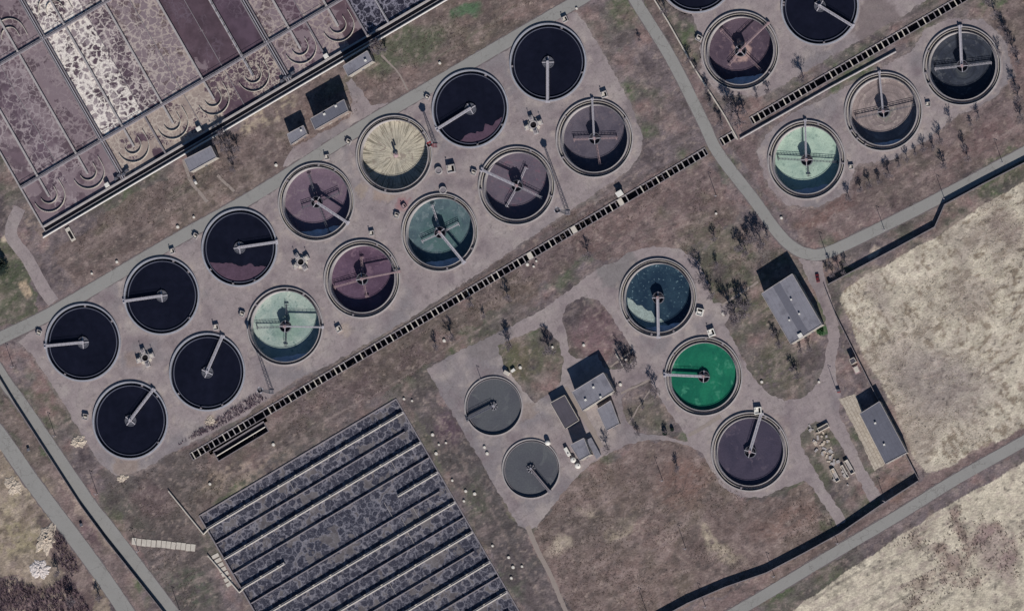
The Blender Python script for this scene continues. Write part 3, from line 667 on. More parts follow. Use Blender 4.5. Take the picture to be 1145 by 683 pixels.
ROADS = [([(-100, 430), (-40, 396), (0, 378), (42, 358), (75, 340), (190, 272), (284, 219), (402, 144), (470, 104), (560, 51), (650, -1), (740, -55)], 13.5, 'service_road'),
         ([(685, -45), (710, 0), (750, 65), (785, 134), (803, 171), (842, 222), (868, 258), (886, 276), (904, 284), (926, 282), (990, 252), (1057, 218), (1145, 171), (1250, 116)], 12.5, 'service_road'),
         ([(-60, 340), (-20, 388), (8, 430), (25, 453), (101, 564), (120, 588), (192, 683), (262, 778)], 14.0, 'left_road'),
         ([(-60, 410), (0, 487), (40, 544), (103, 628), (141, 683), (200, 770)], 17.0, 'outer_road'),
         ([(740, 735), (800, 697), (855, 665), (938, 615), (1004, 576), (1070, 535), (1145, 493), (1255, 430)], 12.0, 'perimeter_road')]
for k, (c, w, nm) in enumerate(ROADS):
    cc = smooth(c)
    sheet('road_verge', strip(cc, w+2.0), 0.045+0.004*k, M['road_edge'], step=2, jit=1.0, seed=20+k)
    sheet(nm if nm != 'service_road' else 'road', strip(cc, w), 0.075+0.004*k, M['road'], step=5, jit=0.15, seed=30+k)
pathm = nmat('path_concrete', (140, 128, 122), ((1.0, 0.1, 4),), rough=0.95)
for c, w in (([(590, 588), (600, 612), (616, 644), (640, 700)], 5.2), ([(205, 178), (212, 200), (222, 214), (232, 226)], 3.5), ([(426, 62), (444, 80), (456, 101)], 2.2), ([(243, 196), (262, 214)], 3.5),
             ([(632, 433), (650, 462), (657, 474)], 5.0), ([(652, 462), (672, 500)], 6.0), ([(682, 410), (708, 392)], 2.4), ([(694, 440), (728, 424)], 2.4), ([(770, 487), (806, 465)], 4.2), ([(806, 342), (848, 315)], 2.5),
             ([(703, 473), (716, 452), (727, 436)], 1.6), ([(22, 232), (12, 262), (30, 288), (46, 318), (60, 338)], 14.0)):
    sheet('path', strip(smooth(c, 4), w), 0.042 if w > 10 else 0.046+0.0045*(int(c[0][0]*7+c[0][1]) % 6), M['apron'] if w > 10 else pathm, apron_colour, step=3, jit=0.5, seed=int(c[0][0]))
# slab paving beside the long shed
def slab_mat():
    mt = nmat('slab_paving', (174, 163, 150), ((1.0, 0.12, 4), (0.3, 0.12, 3)), rough=0.95); nt = mt.node_tree; N = nt.nodes; L = nt.links
    b = N['Principled BSDF']; src = b.inputs['Base Color'].links[0].from_socket
    tc = N.new('ShaderNodeNewGeometry'); mp = N.new('ShaderNodeMapping'); mp.inputs['Rotation'].default_value = (0, 0, R_(62)); L.new(tc.outputs['Position'], mp.inputs[0])
    br = N.new('ShaderNodeTexBrick'); br.inputs['Scale'].default_value = 1.0; br.inputs['Brick Width'].default_value = 3.0; br.inputs['Row Height'].default_value = 1.6
    br.inputs['Mortar Size'].default_value = 0.12; br.inputs['Color1'].default_value = (1, 1, 1, 1); br.inputs['Color2'].default_value = (0.88, 0.86, 0.85, 1); br.inputs['Mortar'].default_value = (0.62, 0.58, 0.56, 1)
    L.new(mp.outputs[0], br.inputs[0]); mx = N.new('ShaderNodeMix'); mx.data_type = 'RGBA'; mx.blend_type = 'MULTIPLY'; mx.inputs[0].default_value = 1
    L.new(src, mx.inputs[6]); L.new(br.outputs[0], mx.inputs[7]); L.new(mx.outputs[2], b.inputs['Base Color']); return mt
M['slabs'] = slab_mat()
sheet('slab_paving', [(938, 446), (956, 440), (992, 518), (978, 526), (960, 488)], 0.06, M['slabs'], step=3, jit=0.8, seed=50)
# ------------------------------------------------------------------ clarifier tanks
def dirang(cx_, cy_, d):
    v = P(cx_+d[0], cy_+d[1])-P(cx_, cy_); return math.atan2(v.y, v.x), v.length
def bridge(root, ang, length, z, mat, w=1.25, full=True, r_in=0.0):
    """walkway from centre to rim with railings, posts and a wheeled end carriage"""
    b = MB(); b.box(((length+r_in)/2, 0, z), (length-r_in, w, 0.28))
    n = int(length/2.2)
    o = b.build('bridge', mat, root, rz=ang)
    r = MB()
    for s in (-1, 1):
        r.box(((length+r_in)/2, s*w*0.5, z+1.0), (length-r_in, 0.09, 0.09)); r.box(((length+r_in)/2, s*w*0.5, z+0.55), (length-r_in, 0.05, 0.05))
        for i in range(n+1): r.box((r_in+(length-r_in)*i/n, s*w*0.5, z+0.57), (0.07, 0.07, 0.86))
    r.build('railing', mat, o)
    c = MB(); c.box((length+0.1, 0, z-0.05), (1.3, w*1.9, 0.5)); c.box((length+0.1, w*0.55, z+0.45), (0.8, 0.7, 0.6)); c.build('end_carriage', mat, o)
    return o
def truss(root, ang, length, z, mat, w=0.45):
    b = MB()
    b.box((length/2, 0, z), (length, w*0.5, 0.22)); 
    for s in (-1, 1): b.box((length/2, s*w, z+0.9), (length, 0.12, 0.12))
    n = int(length/1.5)
    for i in range(n+1):
        x = length*i/n
        for s in (-1, 1): b.tube((x, 0, z), (min(length, x+0.75), s*w, z+0.9), 0.06, n=4)
    b.box((length*0.97, 0, z-0.35), (0.25, 2.2, 0.6))
    return b.build('scraper_arm', mat, root, rz=ang)
FL = {
 'A4': floor_mat('purple_sludge', (107, 91, 104), (98, 83, 96), (116, 102, 110)),
 'A5': floor_mat('dried_straw_sludge', (182, 173, 156), (164, 157, 144), (146, 134, 124), radial=0.95, rough=0.9, spec=0.05),
 'B3': floor_mat('pale_green_water', (134, 150, 144), (158, 168, 160), (116, 134, 128), center=((112, 138, 124), 9, 0.5)),
 'B4': floor_mat('wine_sludge', (92, 73, 90), (80, 62, 78), (104, 84, 98)),
 'B5': floor_mat('teal_water', (84, 102, 106), (68, 84, 92), (98, 112, 116), center=((70, 98, 94), 12, 0.5)),
 'B6': floor_mat('grey_purple_sludge', (98, 88, 98), (86, 78, 90), (106, 84, 96)),
 'B7': floor_mat('dark_grey_sludge', (88, 82, 92), (76, 71, 82), (98, 89, 96)),
 'R2': floor_mat('brown_purple_sludge', (84, 71, 82), (70, 58, 70), (100, 84, 92), center=((184, 154, 146), 6.5, 0.75)),
 'R4': floor_mat('mint_water', (160, 178, 164), (142, 162, 150), (128, 148, 138), center=((126, 142, 134), 6, 0.6)),
 'R5': floor_mat('ringed_brown_sludge', (146, 132, 130), (124, 112, 112), (160, 148, 142), rings=0.55, center=((120, 126, 112), 5.5, 0.8)),
 'R6': floor_mat('slate_sludge', (58, 62, 72), (44, 48, 60), (84, 86, 92), rings=0.6, center=((84, 86, 84), 6, 0.5)),
 'C1': floor_mat('dark_teal_water', (44, 62, 76), (34, 50, 66), rough=0.25, speck=0.8),
 'C2': floor_mat('bright_green_water', (34, 108, 82), (26, 90, 72), (58, 122, 98), scale=0.06, rough=0.3),
 'C3': floor_mat('charcoal_water', (70, 64, 78), (60, 56, 70), (82, 74, 86), scale=0.06, rough=0.3),
 'S1': floor_mat('slate_grey_water', (86, 87, 91), (80, 80, 86), (92, 93, 96), scale=0.05, rough=0.3),
}
FL['S2'] = FL['S1']
ARMS = {'A4': [(-10, -31), (24, -11), (-18, 6), (13, 34)], 'A5': [], 'B3': [(-34, 1), (0, -25), (-1, 22)], 'B4': [(-33, 9), (-2, -25), (4, 20)],
        'B5': [(-10, -31), (20, -10), (-22, 10)], 'B6': [(27, 13), (9, -21), (-13, 23)], 'B7': [(-25, 1), (24, -1), (5, 29)], 'R2': [(-23, -24), (-14, 16), (23, 22)],
        'R4': [(-34, -2), (34, 2), (1, 18)], 'R5': [(34, -8), (-33, 7)], 'R6': [(-32, 3), (32, -4)], 'C1': [], 'C2': [], 'C3': []}
TL = {'A1': ('black water filled round clarifier at the left end of the upper tank row', ),
 'A2': ('black water filled round clarifier second from left in the upper tank row', ),
 'A3': ('black round clarifier with jagged purple scum along its lower edge, bridge pointing right', ),
 'A4': ('drained round clarifier with plain purple floor touching the diagonal road', ),
 'A5': ('drained round clarifier with straw coloured floor and dark radial streaks', ),
 'A6': ('black round clarifier with a small purple scum patch lower right, bridge pointing lower left', ),
 'A7': ('black water filled round clarifier with its pale bridge pointing straight down', ),
 'B1': ('black water filled round clarifier nearest the bottom left corner of the tank yard', ),
 'B2': ('black water filled round clarifier between the lowest left tank and the pale green tank', ),
 'B3': ('drained round clarifier with pale green floor in the left tank yard', ),
 'B4': ('drained round clarifier with wine purple floor and pink cross arms', ),
 'B5': ('drained round clarifier with dull teal floor and four grey arms', ),
 'B6': ('drained round clarifier with grey purple floor and bridge pointing upper left, beside the tall mast', ),
 'B7': ('drained round clarifier with dark grey floor at the right end of the lower tank row', ),
 'R1': ('black round clarifier cut off by the top edge of the photo', ),
 'R2': ('drained dark purple round clarifier with pale pink patch around its centre', ),
 'R3': ('black round clarifier at the top edge with pale bridge pointing lower right', ),
 'R4': ('drained round clarifier with bright mint green floor right of the road', ),
 'R5': ('drained round clarifier with brown ringed floor and greenish centre', ),
 'R6': ('drained round clarifier with slate black floor nearest the top right corner', ),
 'C1': ('round clarifier of dark teal water with floating pale foam', ),
 'C2': ('round clarifier full of bright emerald green water', ),
 'C3': ('round clarifier of charcoal water with bridge pointing up right, below the emerald tank', )}
def ring_details(root, R, z, mat):
    pass
def add_tank(key, x, y, kind, bd):
    root = empty('clarifier_tank', P(x, y)); tag(root, TL[key][0], 'clarifier tank', 'large round clarifiers')
    full = kind == 'full'
    cw = 1.3 if full else {'B3': 1.2, 'A4': 1.6, 'A5': 1.6, 'B5': 1.7, 'C1': 1.9}.get(key, 2.2)          # width of the overflow channel
    ri = RT-(0.75 if full else 0.45)-cw
    MB().ring(RT-0.35, RT+0.7, 0.0, 0.12).build('collar', M['curb'], root)
    ow_ = 0.75 if full else 0.45
    MB().ring(RT-ow_, RT, -4.9, 0.95).build('outer_wall', M['rim_blue'] if full else M['conc'], root)
    zc_ = -0.95 if full else -0.6
    b = MB(); b.ring(ri, RT-ow_, -4.4, zc_); b.build('overflow_channel', M['conc_wet'] if full else M['chan_grey'], root)
    if not full and cw > 1.5: MB().ring(ri+cw*0.52, ri+cw*0.52+0.22, zc_, 0.15).build('scum_baffle', M['conc_pale'], root)
    MB().ring(ri-0.35, ri, -4.9, 0.25 if full else 0.55).build('weir_wall', M['weir_blue'] if full else M['conc'], root)
    if full:
        b = MB(); b.disc(ri-0.35, -0.35); w = b.build('water', M['black_water'], root)
        MB().ring(ri, RT-0.75, -0.95, -0.75).build('channel_water', M['black_water'], root)
    else:
        zf = -4.4 if kind == 'low' else -1.6
        if key == 'C2': zf = -1.0
        if key == 'C3': zf = -1.3
        if key == 'C1': zf = -2.9
        b = MB(); b.disc(ri-0.35, zf, rings=6)
        b.build('sludge_floor' if kind == 'low' else 'water', FL[key], root)
        rl = MB(); rl.ring(ri-0.3, ri-0.15, 0.9, 0.97, 64)         # handrail round the weir
        for i in range(32):
            a = 2*math.pi*i/32; rl.tube(((ri-0.22)*math.cos(a), (ri-0.22)*math.sin(a), 0.4), ((ri-0.22)*math.cos(a), (ri-0.22)*math.sin(a), 0.93), 0.05, n=4)
        rl.build('weir_rail', M['steel_dark'], root)
    # stilling drum in the middle
    zt = 0.9
    zb = -1.0 if full else (-1.3 if kind == 'low' else -1.2)
    if key == 'A5':
        MB().tube((0, 0, -4.4), (0, 0, 0.2), 0.7, 0.5, 12).build('centre_column', M['rust'], root)
        b = MB(); b.disc(1.4, -3.2, 16, zc=-2.0); b.build('pivot_cap', M['rust'], root); 
        b = MB(); b.box((0.8, 1.0, -0.5), (0.9, 0.9, 1.8), 0.4); b.build('drive_unit', M['steel_dark'], root)
    else:
        MB().ring(2.75, 3.0, zb, 0.35, 32).build('stilling_drum', M['steel_dark'], root)
        MB().tube((0, 0, -4.4), (0, 0, zt-0.1), 0.5, 0.45, 12).build('centre_column', M['conc'], root)
        a0 = dirang(x, y, bd)[0] if bd else 0
        sp = MB()
        for k in range(4):
            a = a0+k*math.pi/2; sp.wall((0.3*math.cos(a), 0.3*math.sin(a)), (3.1*math.cos(a), 3.1*math.sin(a)), 0.5 if full else 0.35, 0.38, 0.62)
        sp.build('spider', M['steel'], root)
        if not full: MB().ring(0.75, 2.75, zb+0.3, zb+0.42, 32).build('drum_shadow_plate', M['conc_wet'], root)  # added plate closing the drum so that it casts a filled shadow
        if full:
            g = MB(); g.ring(1.0, 2.7, 0.05, 0.15, 32)
            for k in range(8):
                a = a0+0.39+k*math.pi/4; g.wall((0.9*math.cos(a), 0.9*math.sin(a)), (2.75*math.cos(a), 2.75*math.sin(a)), 0.18, 0.18, 0.26)
            g.build('grating', M['steel_dark'], root)
        g = MB(); g.box((0, 0, zt+0.35), (1.5, 1.2, 0.9), a0+0.3); g.tube((0.5, 0.5, zt), (0.5, 0.5, zt+1.5), 0.22); g.build('drive_unit', M['steel'] if full else M['rust'], root)
    if bd:
        a, _ = dirang(x, y, bd)
        bridge(root, a, RT-0.1, 1.0, M['steel'] if (full or kind == 'mid' or key in ('B6', 'B7', 'R6', 'R5')) else M['rust'] if key in ('B4', 'R2') else M['steel'],
               1.25 if (full or kind == 'mid' or key in ('B6', 'R6', 'A4', 'B5')) else 0.7)
    for d in ARMS.get(key, []):
        a, ln = dirang(x, y, d); truss(root, a, ln, -3.0 if d != ARMS[key][0] else -2.8, M['rust'] if key in ('B4', 'R2', 'B7') else M['steel_dark'] if key in ('A4', 'B3', 'R4', 'R5') else M['steel'])
    # inlet boxes on the rim
    rr = random.Random(hash(key) % 1000 if False else sum(map(ord, key)))
    for k in range(3):
        a = rr.uniform(0, 6.28); bx = MB(); bx.box((RT-1.1, 0, 0.35), (1.2, 0.9, 0.9)); bx.build('sluice_box', M['conc_dark'], root, rz=a)
    return root
troot = {}
for key, x, y, kind, bd in TANKS: troot[key] = add_tank(key, x, y, kind, bd)
# purple scum floating in two black tanks, foam in the teal one, painted sky reflection in others
def scum(key, name, mat, z, r, cut, ang, rough=1.6, seed=1):
    """circle segment beyond a ragged chord"""
    top = []; n = 60
    hx = math.sqrt(max(0, r*r-cut*cut))
    for i in range(n+1):
        x = -hx+2*hx*i/n; e = min(1, 5*min(i, n-i)/n)
        top.append((x, -(cut+e*((vn(x*1.0, seed*9, 3, seed)-0.5)*rough*2.2+(vn(x*1.0, seed*9, 1.1, seed+4)-0.5)*rough*0.9))))
    arc = []; a0 = math.atan2(-cut, hx); a1 = math.pi-a0
    for i in range(1, n):
        a = a0+(-math.pi-2*a0)*i/n; arc.append((r*math.cos(a), r*math.sin(a)))
    b = MB(); b.prism(top+arc, z, z+0.03); b.build(name, mat, troot[key], rz=ang)
scum('A3', 'floating_scum', M['scum'], -0.34, 17.6, 8.6, R_(-5), 1.2, 3)
scum('A6', 'floating_scum', M['scum'], -0.34, 17.6, 11.4, R_(27), 1.4, 6)
scum('C1', 'floating_foam', M['foam'], -2.89, 16.6, 8.8, R_(-34), 0.9, 9)
# shallow rest water by the south wall, its sky reflection painted in pale blue
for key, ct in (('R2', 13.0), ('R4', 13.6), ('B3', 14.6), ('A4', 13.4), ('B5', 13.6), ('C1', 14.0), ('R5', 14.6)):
    scum(key, 'painted_sky_sheen', M['sky_sheen'], -4.37 if key != 'C1' else -2.88, {'B3': 17.9, 'A4': 17.4, 'B5': 17.3}.get(key, 16.8), ct, R_(8), 0.5, ord(key[1]))
for key, x, y, bd in SMALL:
    root = empty('clarifier_tank', P(x, y))
    tag(root, 'smaller round tank of grey water, upper one of the two, bridge pointing lower left' if key == 'S1' else 'smaller round tank of grey water, lower one of the two, bridge pointing lower right', 'clarifier tank', 'smaller round clarifiers')
    MB().ring(RS-0.35, RS+0.5, 0.0, 0.1).build('collar', M['curb'], root)
    MB().ring(RS-0.4, RS, -3, 0.7).build('outer_wall', M['conc'], root)
    MB().ring(RS-1.3, RS-1.05, -3, -0.35).build('weir_wall', M['conc_dark'], root)
    MB().disc(RS-0.4, -0.7).build('water', FL[key], root)
    MB().ring(1.7, 1.95, -1, 0.35, 24).build('stilling_drum', M['steel_dark'], root)
    a, _ = dirang(x, y, bd)
    g = MB()
    for k in range(8):
        q = a+k*math.pi/4+0.2; g.wall((0.2, 0), (2.3*math.cos(q), 2.3*math.sin(q)), 0.2, 0.4, 0.55)
    g.box((0, 0, 0.8), (1.0, 1.0, 0.7), a); g.build('drive_unit', M['steel'], root)
    bridge(root, a, RS-0.1, 1.0, M['conc_dark'] if key == 'S2' else M['steel_dark'], 1.1)
# ------------------------------------------------------------------ aeration basin (upper left)
root = empty('aeration_basin', P(*b1(210, 120))); O_ = root.location.copy()
tag(root, 'large purple aeration basin with foamy lanes filling the upper left corner', 'basin')
def L1(a, b_): q = P(*b1(a, b_))-O_; return (q.x, q.y)
AX0, AX1, BY1 = 0, 560, 300
CR2, CR1 = 50, 181
b = MB(); b.wall(L1(0, 0), L1(AX1, 0), 0.9, -3, 0.55); b.wall(L1(0, 0), L1(0, BY1), 0.8, -3, 0.5); b.wall(L1(AX1, 0), L1(AX1, BY1), 0.8, -3, 0.5); b.wall(L1(0, BY1), L1(AX1, BY1), 0.8, -3, 0.5)
b.wall(L1(0, -6), L1(AX1, -6), 0.5, -3, 0.3); b.wall(L1(0, 0), L1(0, -6), 0.5, -3, 0.3); b.build('outer_wall', M['conc'], root)
MB().prism([L1(0, -6), L1(AX1, -6), L1(AX1, 0), L1(0, 0)], -3, -1.0).build('drain_channel', M['conc_wet'], root)
for cb in (CR2, CR1):
    MB().wall(L1(0, cb), L1(421, cb), 1.3, -2, 0.45).build('cross_wall', M['conc_dark'], root)
    b = MB()
    for s in (-1, 1):
        b.wall(L1(0, cb+s*1.6), L1(421, cb+s*1.6), 0.1, 1.2, 1.28)
    for i in range(60):
        for s in (-1, 1):
            q = L1(7*i, cb+s*1.6); b.box((q[0], q[1], 0.8), (0.08, 0.08, 0.8))
    b.build('railing', M['steel'], root)
walls = [(23, 1.0, CR2-24, BY1), (73, 1.0, CR2-24, BY1), (133, 1.0, CR2-24, BY1), (184, 1.0, CR2-24, BY1), (237, 1.0, CR2-24, BY1), (288, 1.3, CR2-24, BY1), (349, 1.1, CR2-24, BY1), (398, 1.1, CR2-24, BY1),
         (103, 0.7, 0, BY1), (107.5, 0.7, 0, BY1), (318, 0.7, 0, BY1), (323, 0.7, 0, BY1), (421, 0.9, 0, BY1), (449, 1.0, 0, BY1), (500, 0.8, 0, BY1), (530, 0.8, 0, BY1),
         (160, 0.8, 0, CR2), (369, 0.8, 0, CR2), (210, 0.35, 0, CR1), (263, 0.35, 0, CR1), (160, 0.3, CR2, CR1), (369, 0.35, CR2, BY1), (48, 0.3, CR2, CR1)]
for a, w, b0, b1_ in walls: MB().wall(L1(a, b0), L1(a, b1_), w, -2, 0.40 if w > 0.5 else -0.55).build('lane_wall', M['conc'] if w > 0.9 else M['conc_dark'], root)
for a in (105.2, 320.5, 288, 449):       # pipes on the main lane walls
    b = MB(); p, q = L1(a, 0 if a != 288 else 26), L1(a, BY1); b.tube((p[0], p[1], 0.7), (q[0], q[1], 0.7), 0.28, n=8); b.build('air_pipe', M['steel'], root)
    if a == 288:
        j = MB()
        for i in range(30):
            f = i/30; j.tube((p[0]+(q[0]-p[0])*f, p[1]+(q[1]-p[1])*f, 0.7), (p[0]+(q[0]-p[0])*(f+0.006), p[1]+(q[1]-p[1])*(f+0.006), 0.7), 0.4, n=8)
        j.build('pipe_collar', M['conc_dark'], root)
# U shaped baffles
def ubaffle(a, b_, r, sgn, th=0.28):
    c = L1(a, b_); u = Vector(L1(a+1, b_))-Vector(c); ang0 = math.atan2(u.y, u.x); rr = r*u.length*1.0
    m_ = MB(); pts = []
    for i in range(25):
        t = -math.pi*1.0*i/24*sgn; pts.append((c[0]+rr*math.cos(ang0+t), c[1]+rr*math.sin(ang0+t)))
    up = Vector(L1(a, b_+1))-Vector(c); up = up.normalized()*sgn
    e0 = (pts[0][0]+up.x*r*0.25, pts[0][1]+up.y*r*0.25); pts = [e0]+pts
    for i in range(len(pts)-1): m_.wall(pts[i], pts[i+1], th, -1.6, 0.1, 0.05)
    m_.build('curved_baffle', M['conc_pale'], root)
for a in (23, 74, 132, 183, 236, 288, 349, 398): ubaffle(a+0.5, 28, 9.5, 1); ubaffle(a+0.5, 27, 18, 1)
for a in (23, 74, 132, 184): ubaffle(a, CR1+22, 9.5, -1); ubaffle(a, CR1+23, 18, -1)
# water of every lane
lanes = [(0, 23, 0.6, (98, 84, 96), (158, 145, 146), 0.3), (23, 48, 0.7, (90, 76, 90), (156, 143, 145), 0.3), (48, 73, 0.8, (96, 82, 94), (156, 143, 145), 0.4), (73, 103, 0.65, (94, 80, 92), (142, 128, 130), 0.45),
         (107.5, 133, 1.3, (82, 68, 82), (232, 222, 212), 0.5), (133, 160, 1.2, (80, 66, 80), (226, 216, 206), 0.42), (160, 184, 1.0, (84, 70, 84), (190, 178, 172), 0.4), (184, 210, 1.0, (96, 82, 90), (176, 163, 156), 0.6),
         (210, 237, 0.95, (100, 86, 90), (172, 158, 150), 0.65), (237, 263, 0.4, (84, 69, 82), (100, 86, 96), 0.1), (263, 288, 0.3, (79, 65, 78), (94, 80, 90), 0.06), (288, 318, 0.4, (80, 66, 82), (100, 86, 96), 0),
         (323, 349, 0.95, (98, 84, 92), (166, 152, 146), 0.5), (349, 369, 0.7, (86, 70, 84), (134, 118, 124), 0.3), (369, 398, 0.85, (100, 84, 90), (160, 146, 140), 0.55), (398, 421, 0.45, (88, 72, 84), (132, 118, 122), 0.15),
         (421, 449, 0.85, (44, 43, 60), (136, 132, 144), 0), (449, 500, 0.9, (44, 43, 60), (136, 132, 144), 0), (500, 530, 0.5, (44, 43, 60), (136, 132, 144), 0), (530, 560, 0.5, (44, 43, 60), (136, 132, 144), 0), (103, 107.5, 0, (76, 68, 76), (100, 90, 94), 0), (318, 323, 0, (76, 68, 76), (100, 90, 94), 0)]
for i, (a0, a1, am, bc, fc, pt) in enumerate(lanes):
    lvl = -0.75-0.006*(i % 3)
    secs = [(CR2, CR1, am, fc, pt), (CR1, BY1, am*0.75, fc, pt), (0, CR2, min(0.75, am*0.8), fc, pt+0.15)] if a0 < 421 else [(0, BY1, am, fc, pt)]
    for j, (b0, b1_, amm, f_, p_) in enumerate(secs):
        mt = foam_mat('lane_water', bc, f_, amm, cell=0.27 if am > 0.5 else 0.3, width=0.15 if am > 1 else 0.09, patch=p_, patch_col=(124, 109, 114) if am < 1.1 else (138, 125, 128), seed=i*1.7+j*3)
        if j == 2 and 100 < a0 < 300:
            mt = foam_mat('bay_water', (84, 68, 82), (178, 165, 154), 0.6, patch=0.62 if a0 < 237 else 0.15, patch_col=(146, 131, 124), seed=i*2.1)
        MB().prism([L1(a0, b0), L1(a1, b0), L1(a1, b1_), L1(a0, b1_)], -2.0, lvl).build('water_surface', mt, root)
# gate boxes on the corridor ends
for a in (105.2, 320.5):
    for k in range(4):
        q = L1(a-7+5*k, 5+1.5*(k % 2)); b = MB(); b.box((q[0], q[1], 0.7), (2.2, 1.2, 0.8), R_(30)); b.tube((q[0]+0.8, q[1], 0.2), (q[0]+0.8, q[1], 1.6), 0.2); b.build('sluice_gate', M['steel_dark'], root)
for a, bb in ((86, 4), (206, 6), (370, 4)):
    q = L1(a, bb); MB().box((q[0], q[1], 0.9), (2.4, 2.0, 1.3), R_(30)).build('gate_hut', M['white'], root)
def lpipe(name, pts_px, z, r, mat, label, cat='pipe', group=None, posts=True):
    rt = empty(name, P(*pts_px[0])); o0 = rt.location.copy(); tag(rt, label, cat, group)
    pw = [P(*p)-o0+Vector((0, 0, z)) for p in pts_px]
    MB().path_tube([tuple(p) for p in pw], r, 10).build('pipe_run', mat, rt)
    if posts:
        s = MB()
        for i in range(len(pw)-1):
            n = max(1, int((pw[i+1]-pw[i]).length/9))
            for k in range(n):
                q = pw[i]+(pw[i+1]-pw[i])*((k+0.5)/n); s.box((q.x, q.y, (z-r)/2), (0.5, r*2.2, z-r+0.02), 0.5)
        s.build('pipe_support', M['conc_dark'], rt)
    return rt
lpipe('pipeline', [b1(-5, -10.2), b1(560, -10.2)], 1.0, 0.5, M['pipe'], 'long white insulated pipe along the south wall of the purple aeration basin')
# ------------------------------------------------------------------ second basin (bottom)
root = empty('sludge_basin', P(*b2(128, 150))); O_ = root.location.copy()
tag(root, 'dark slate basin of narrow diagonal lanes with clumped sludge at the bottom', 'basin')
def L2(a, b_): q = P(*b2(a, b_))-O_; return (q.x, q.y)
AE, BE = 256, 345
b = MB(); b.wall(L2(0, 0), L2(AE, 0), 0.45, -3, 0.5); b.wall(L2(0, 0), L2(0, BE), 0.6, -3, 0.45); b.wall(L2(AE, 0), L2(AE, BE), 0.6, -3, 0.45); b.wall(L2(0, BE), L2(AE, BE), 0.6, -3, 0.45)
b.build('outer_wall', M['conc_dark'], root)
smat = sludge_mat()
MB().prism([L2(0, 0), L2(AE, 0), L2(AE, BE), L2(0, BE)], -2.8, -0.95).build('sludge_surface', smat, root)
for k in range(9):
    bb = 17+38.6*k
    segs = [(0, AE)] if k != 2 else [(0, 53), (200, AE)]
    for s0, s1 in segs:
        MB().wall(L2(s0, bb), L2(s1, bb), 1.1, -2.5, 0.75).build('walkway_wall', M['conc'], root)
        b = MB(); p, q = L2(s0+2, bb+0.6), L2(s1, bb+0.6); b.tube((p[0], p[1], 1.0), (q[0], q[1], 1.0), 0.16, n=8)
        for i in range(int((s1-s0)/22)):
            f = L2(s0+8+22*i, bb-0.8); b.box((f[0], f[1], 0.85), (0.45, 1.1, 0.3), R_(-60))
        b.build('air_pipe', M['conc_pale'], root)
    t = bb+19.3
    a0 = 10 if k % 2 == 0 else 0
    MB().wall(L2(a0, t), L2(AE if k != 2 else AE, t), 0.35, -2.5, 0.25).build('divider_wall', M['conc_dark'], root)
for a, k0 in ((40, 54), (70, 92), (150, 17), (64, 130), (110, 170), (45, 112), (62, 115)):
    MB().wall(L2(a, k0), L2(a, k0+19), 0.2, -1.5, -0.7).build('cross_baffle', M['conc'], root)
for s, e in ((((230, 596)), (189, 549)), ((270, 662), (233, 621))):
    pass
lpipe('pipeline', [b2(254, 18), (228, 597), (189, 549)], 0.9, 0.35, M['conc_pale'], 'pale pipe running up left from the top left corner of the slate basin')
lpipe('pipeline', [b2(254, 95.5), (268, 662), (233, 621)], 0.9, 0.35, M['conc_pale'], 'pale pipe left of the slate basin, ending beside the short slab stack')
# ------------------------------------------------------------------ beam covered troughs
def trough(A, B, label, spacing=6.6, beams=True, hw=TW, lids=()):
    rt = empty('effluent_channel', P(*A)); o0 = rt.location.copy(); tag(rt, label, 'channel')
    a = P(*A)-o0; bq = P(*B)-o0; d = (bq-a); Ln = d.length; d.normalize(); n = Vector((-d.y, d.x, 0)); w = hw*MPP*1.01
    mb = MB()
    for s in (-1, 1): mb.wall((a+n*s*(w-0.15))[:2], (bq+n*s*(w-0.15))[:2], 0.3, -3.2, 0.3, 0.15)
    mb.wall((a+n*w)[:2], (a-n*w)[:2], 0.3, -3.2, 0.28); mb.wall((bq+n*w)[:2], (bq-n*w)[:2], 0.3, -3.2, 0.28)
    mb.build('side_wall', M['conc_dark'], rt)
    MB().prism([(a+n*w)[:2], (a-n*w)[:2], (bq-n*w)[:2], (bq+n*w)[:2]], -3.2, -2.7).build('channel_water', M['trough'], rt)
    if beams:
        px = math.hypot(B[0]-A[0], B[1]-A[1]); k = int(px/spacing); me = MB().box((0, 0, 0), (0.5, w*2-0.05, 0.3)).mesh('cross_beam', M['conc'])
        rz = math.atan2(d.y, d.x); rr = random.Random(5)
        mats = [me]
        for i_, mn in enumerate(('conc_dark', 'conc_pale')): mats.append(MB().box((0, 0, 0), (0.42+0.14*i_, w*2-0.05, 0.28)).mesh('cross_beam', M[mn]))
        for i in range(k):
            if rr.random() < 0.035: continue
            o = bpy.data.objects.new('cross_beam', rr.choice(mats)); COL.objects.link(o); o.parent = rt
            q = a+d*(Ln*(i+0.5+rr.uniform(-0.09, 0.09))/k); o.location = (q.x, q.y, 0.32); o.rotation_euler = (0, 0, rz+rr.uniform(-0.03, 0.03))
    for f in lids:
        q = a+d*(Ln*f); MB().box((q.x, q.y, 0.5), (2.6, w*1.7, 0.12), math.atan2(d.y, d.x)).build('cover_plate', M['conc_pale'], rt)
    return rt
trough(*T1, 'long open channel with many concrete cross beams south of the left tank yard', 6.6, lids=(0.66, 0.745, 0.835))
trough(*T2, 'beam crossed open channel running between the two rows of tanks at upper right')
trough(*T3, 'short stretch of beam crossed channel just right of the road crossing', 6)
trough(*T4, 'short twin open trough with pale pipe down its middle beside the long channel', beams=False, hw=6.6)
lpipe('pipeline', [(242.5, 509.5), (296.5, 477)], 0.25, 0.3, M['conc_pale'], 'pale pipe lying down the middle of the short twin trough', posts=False)
lpipe('pipeline', [(722, -18), (732, 0), (747, 24), (777, 77), (811, 130), (825, 156)], 0.9, 0.4, M['conc_pale'], 'thin pale pipe running beside the road down to the channel crossing', posts=True)
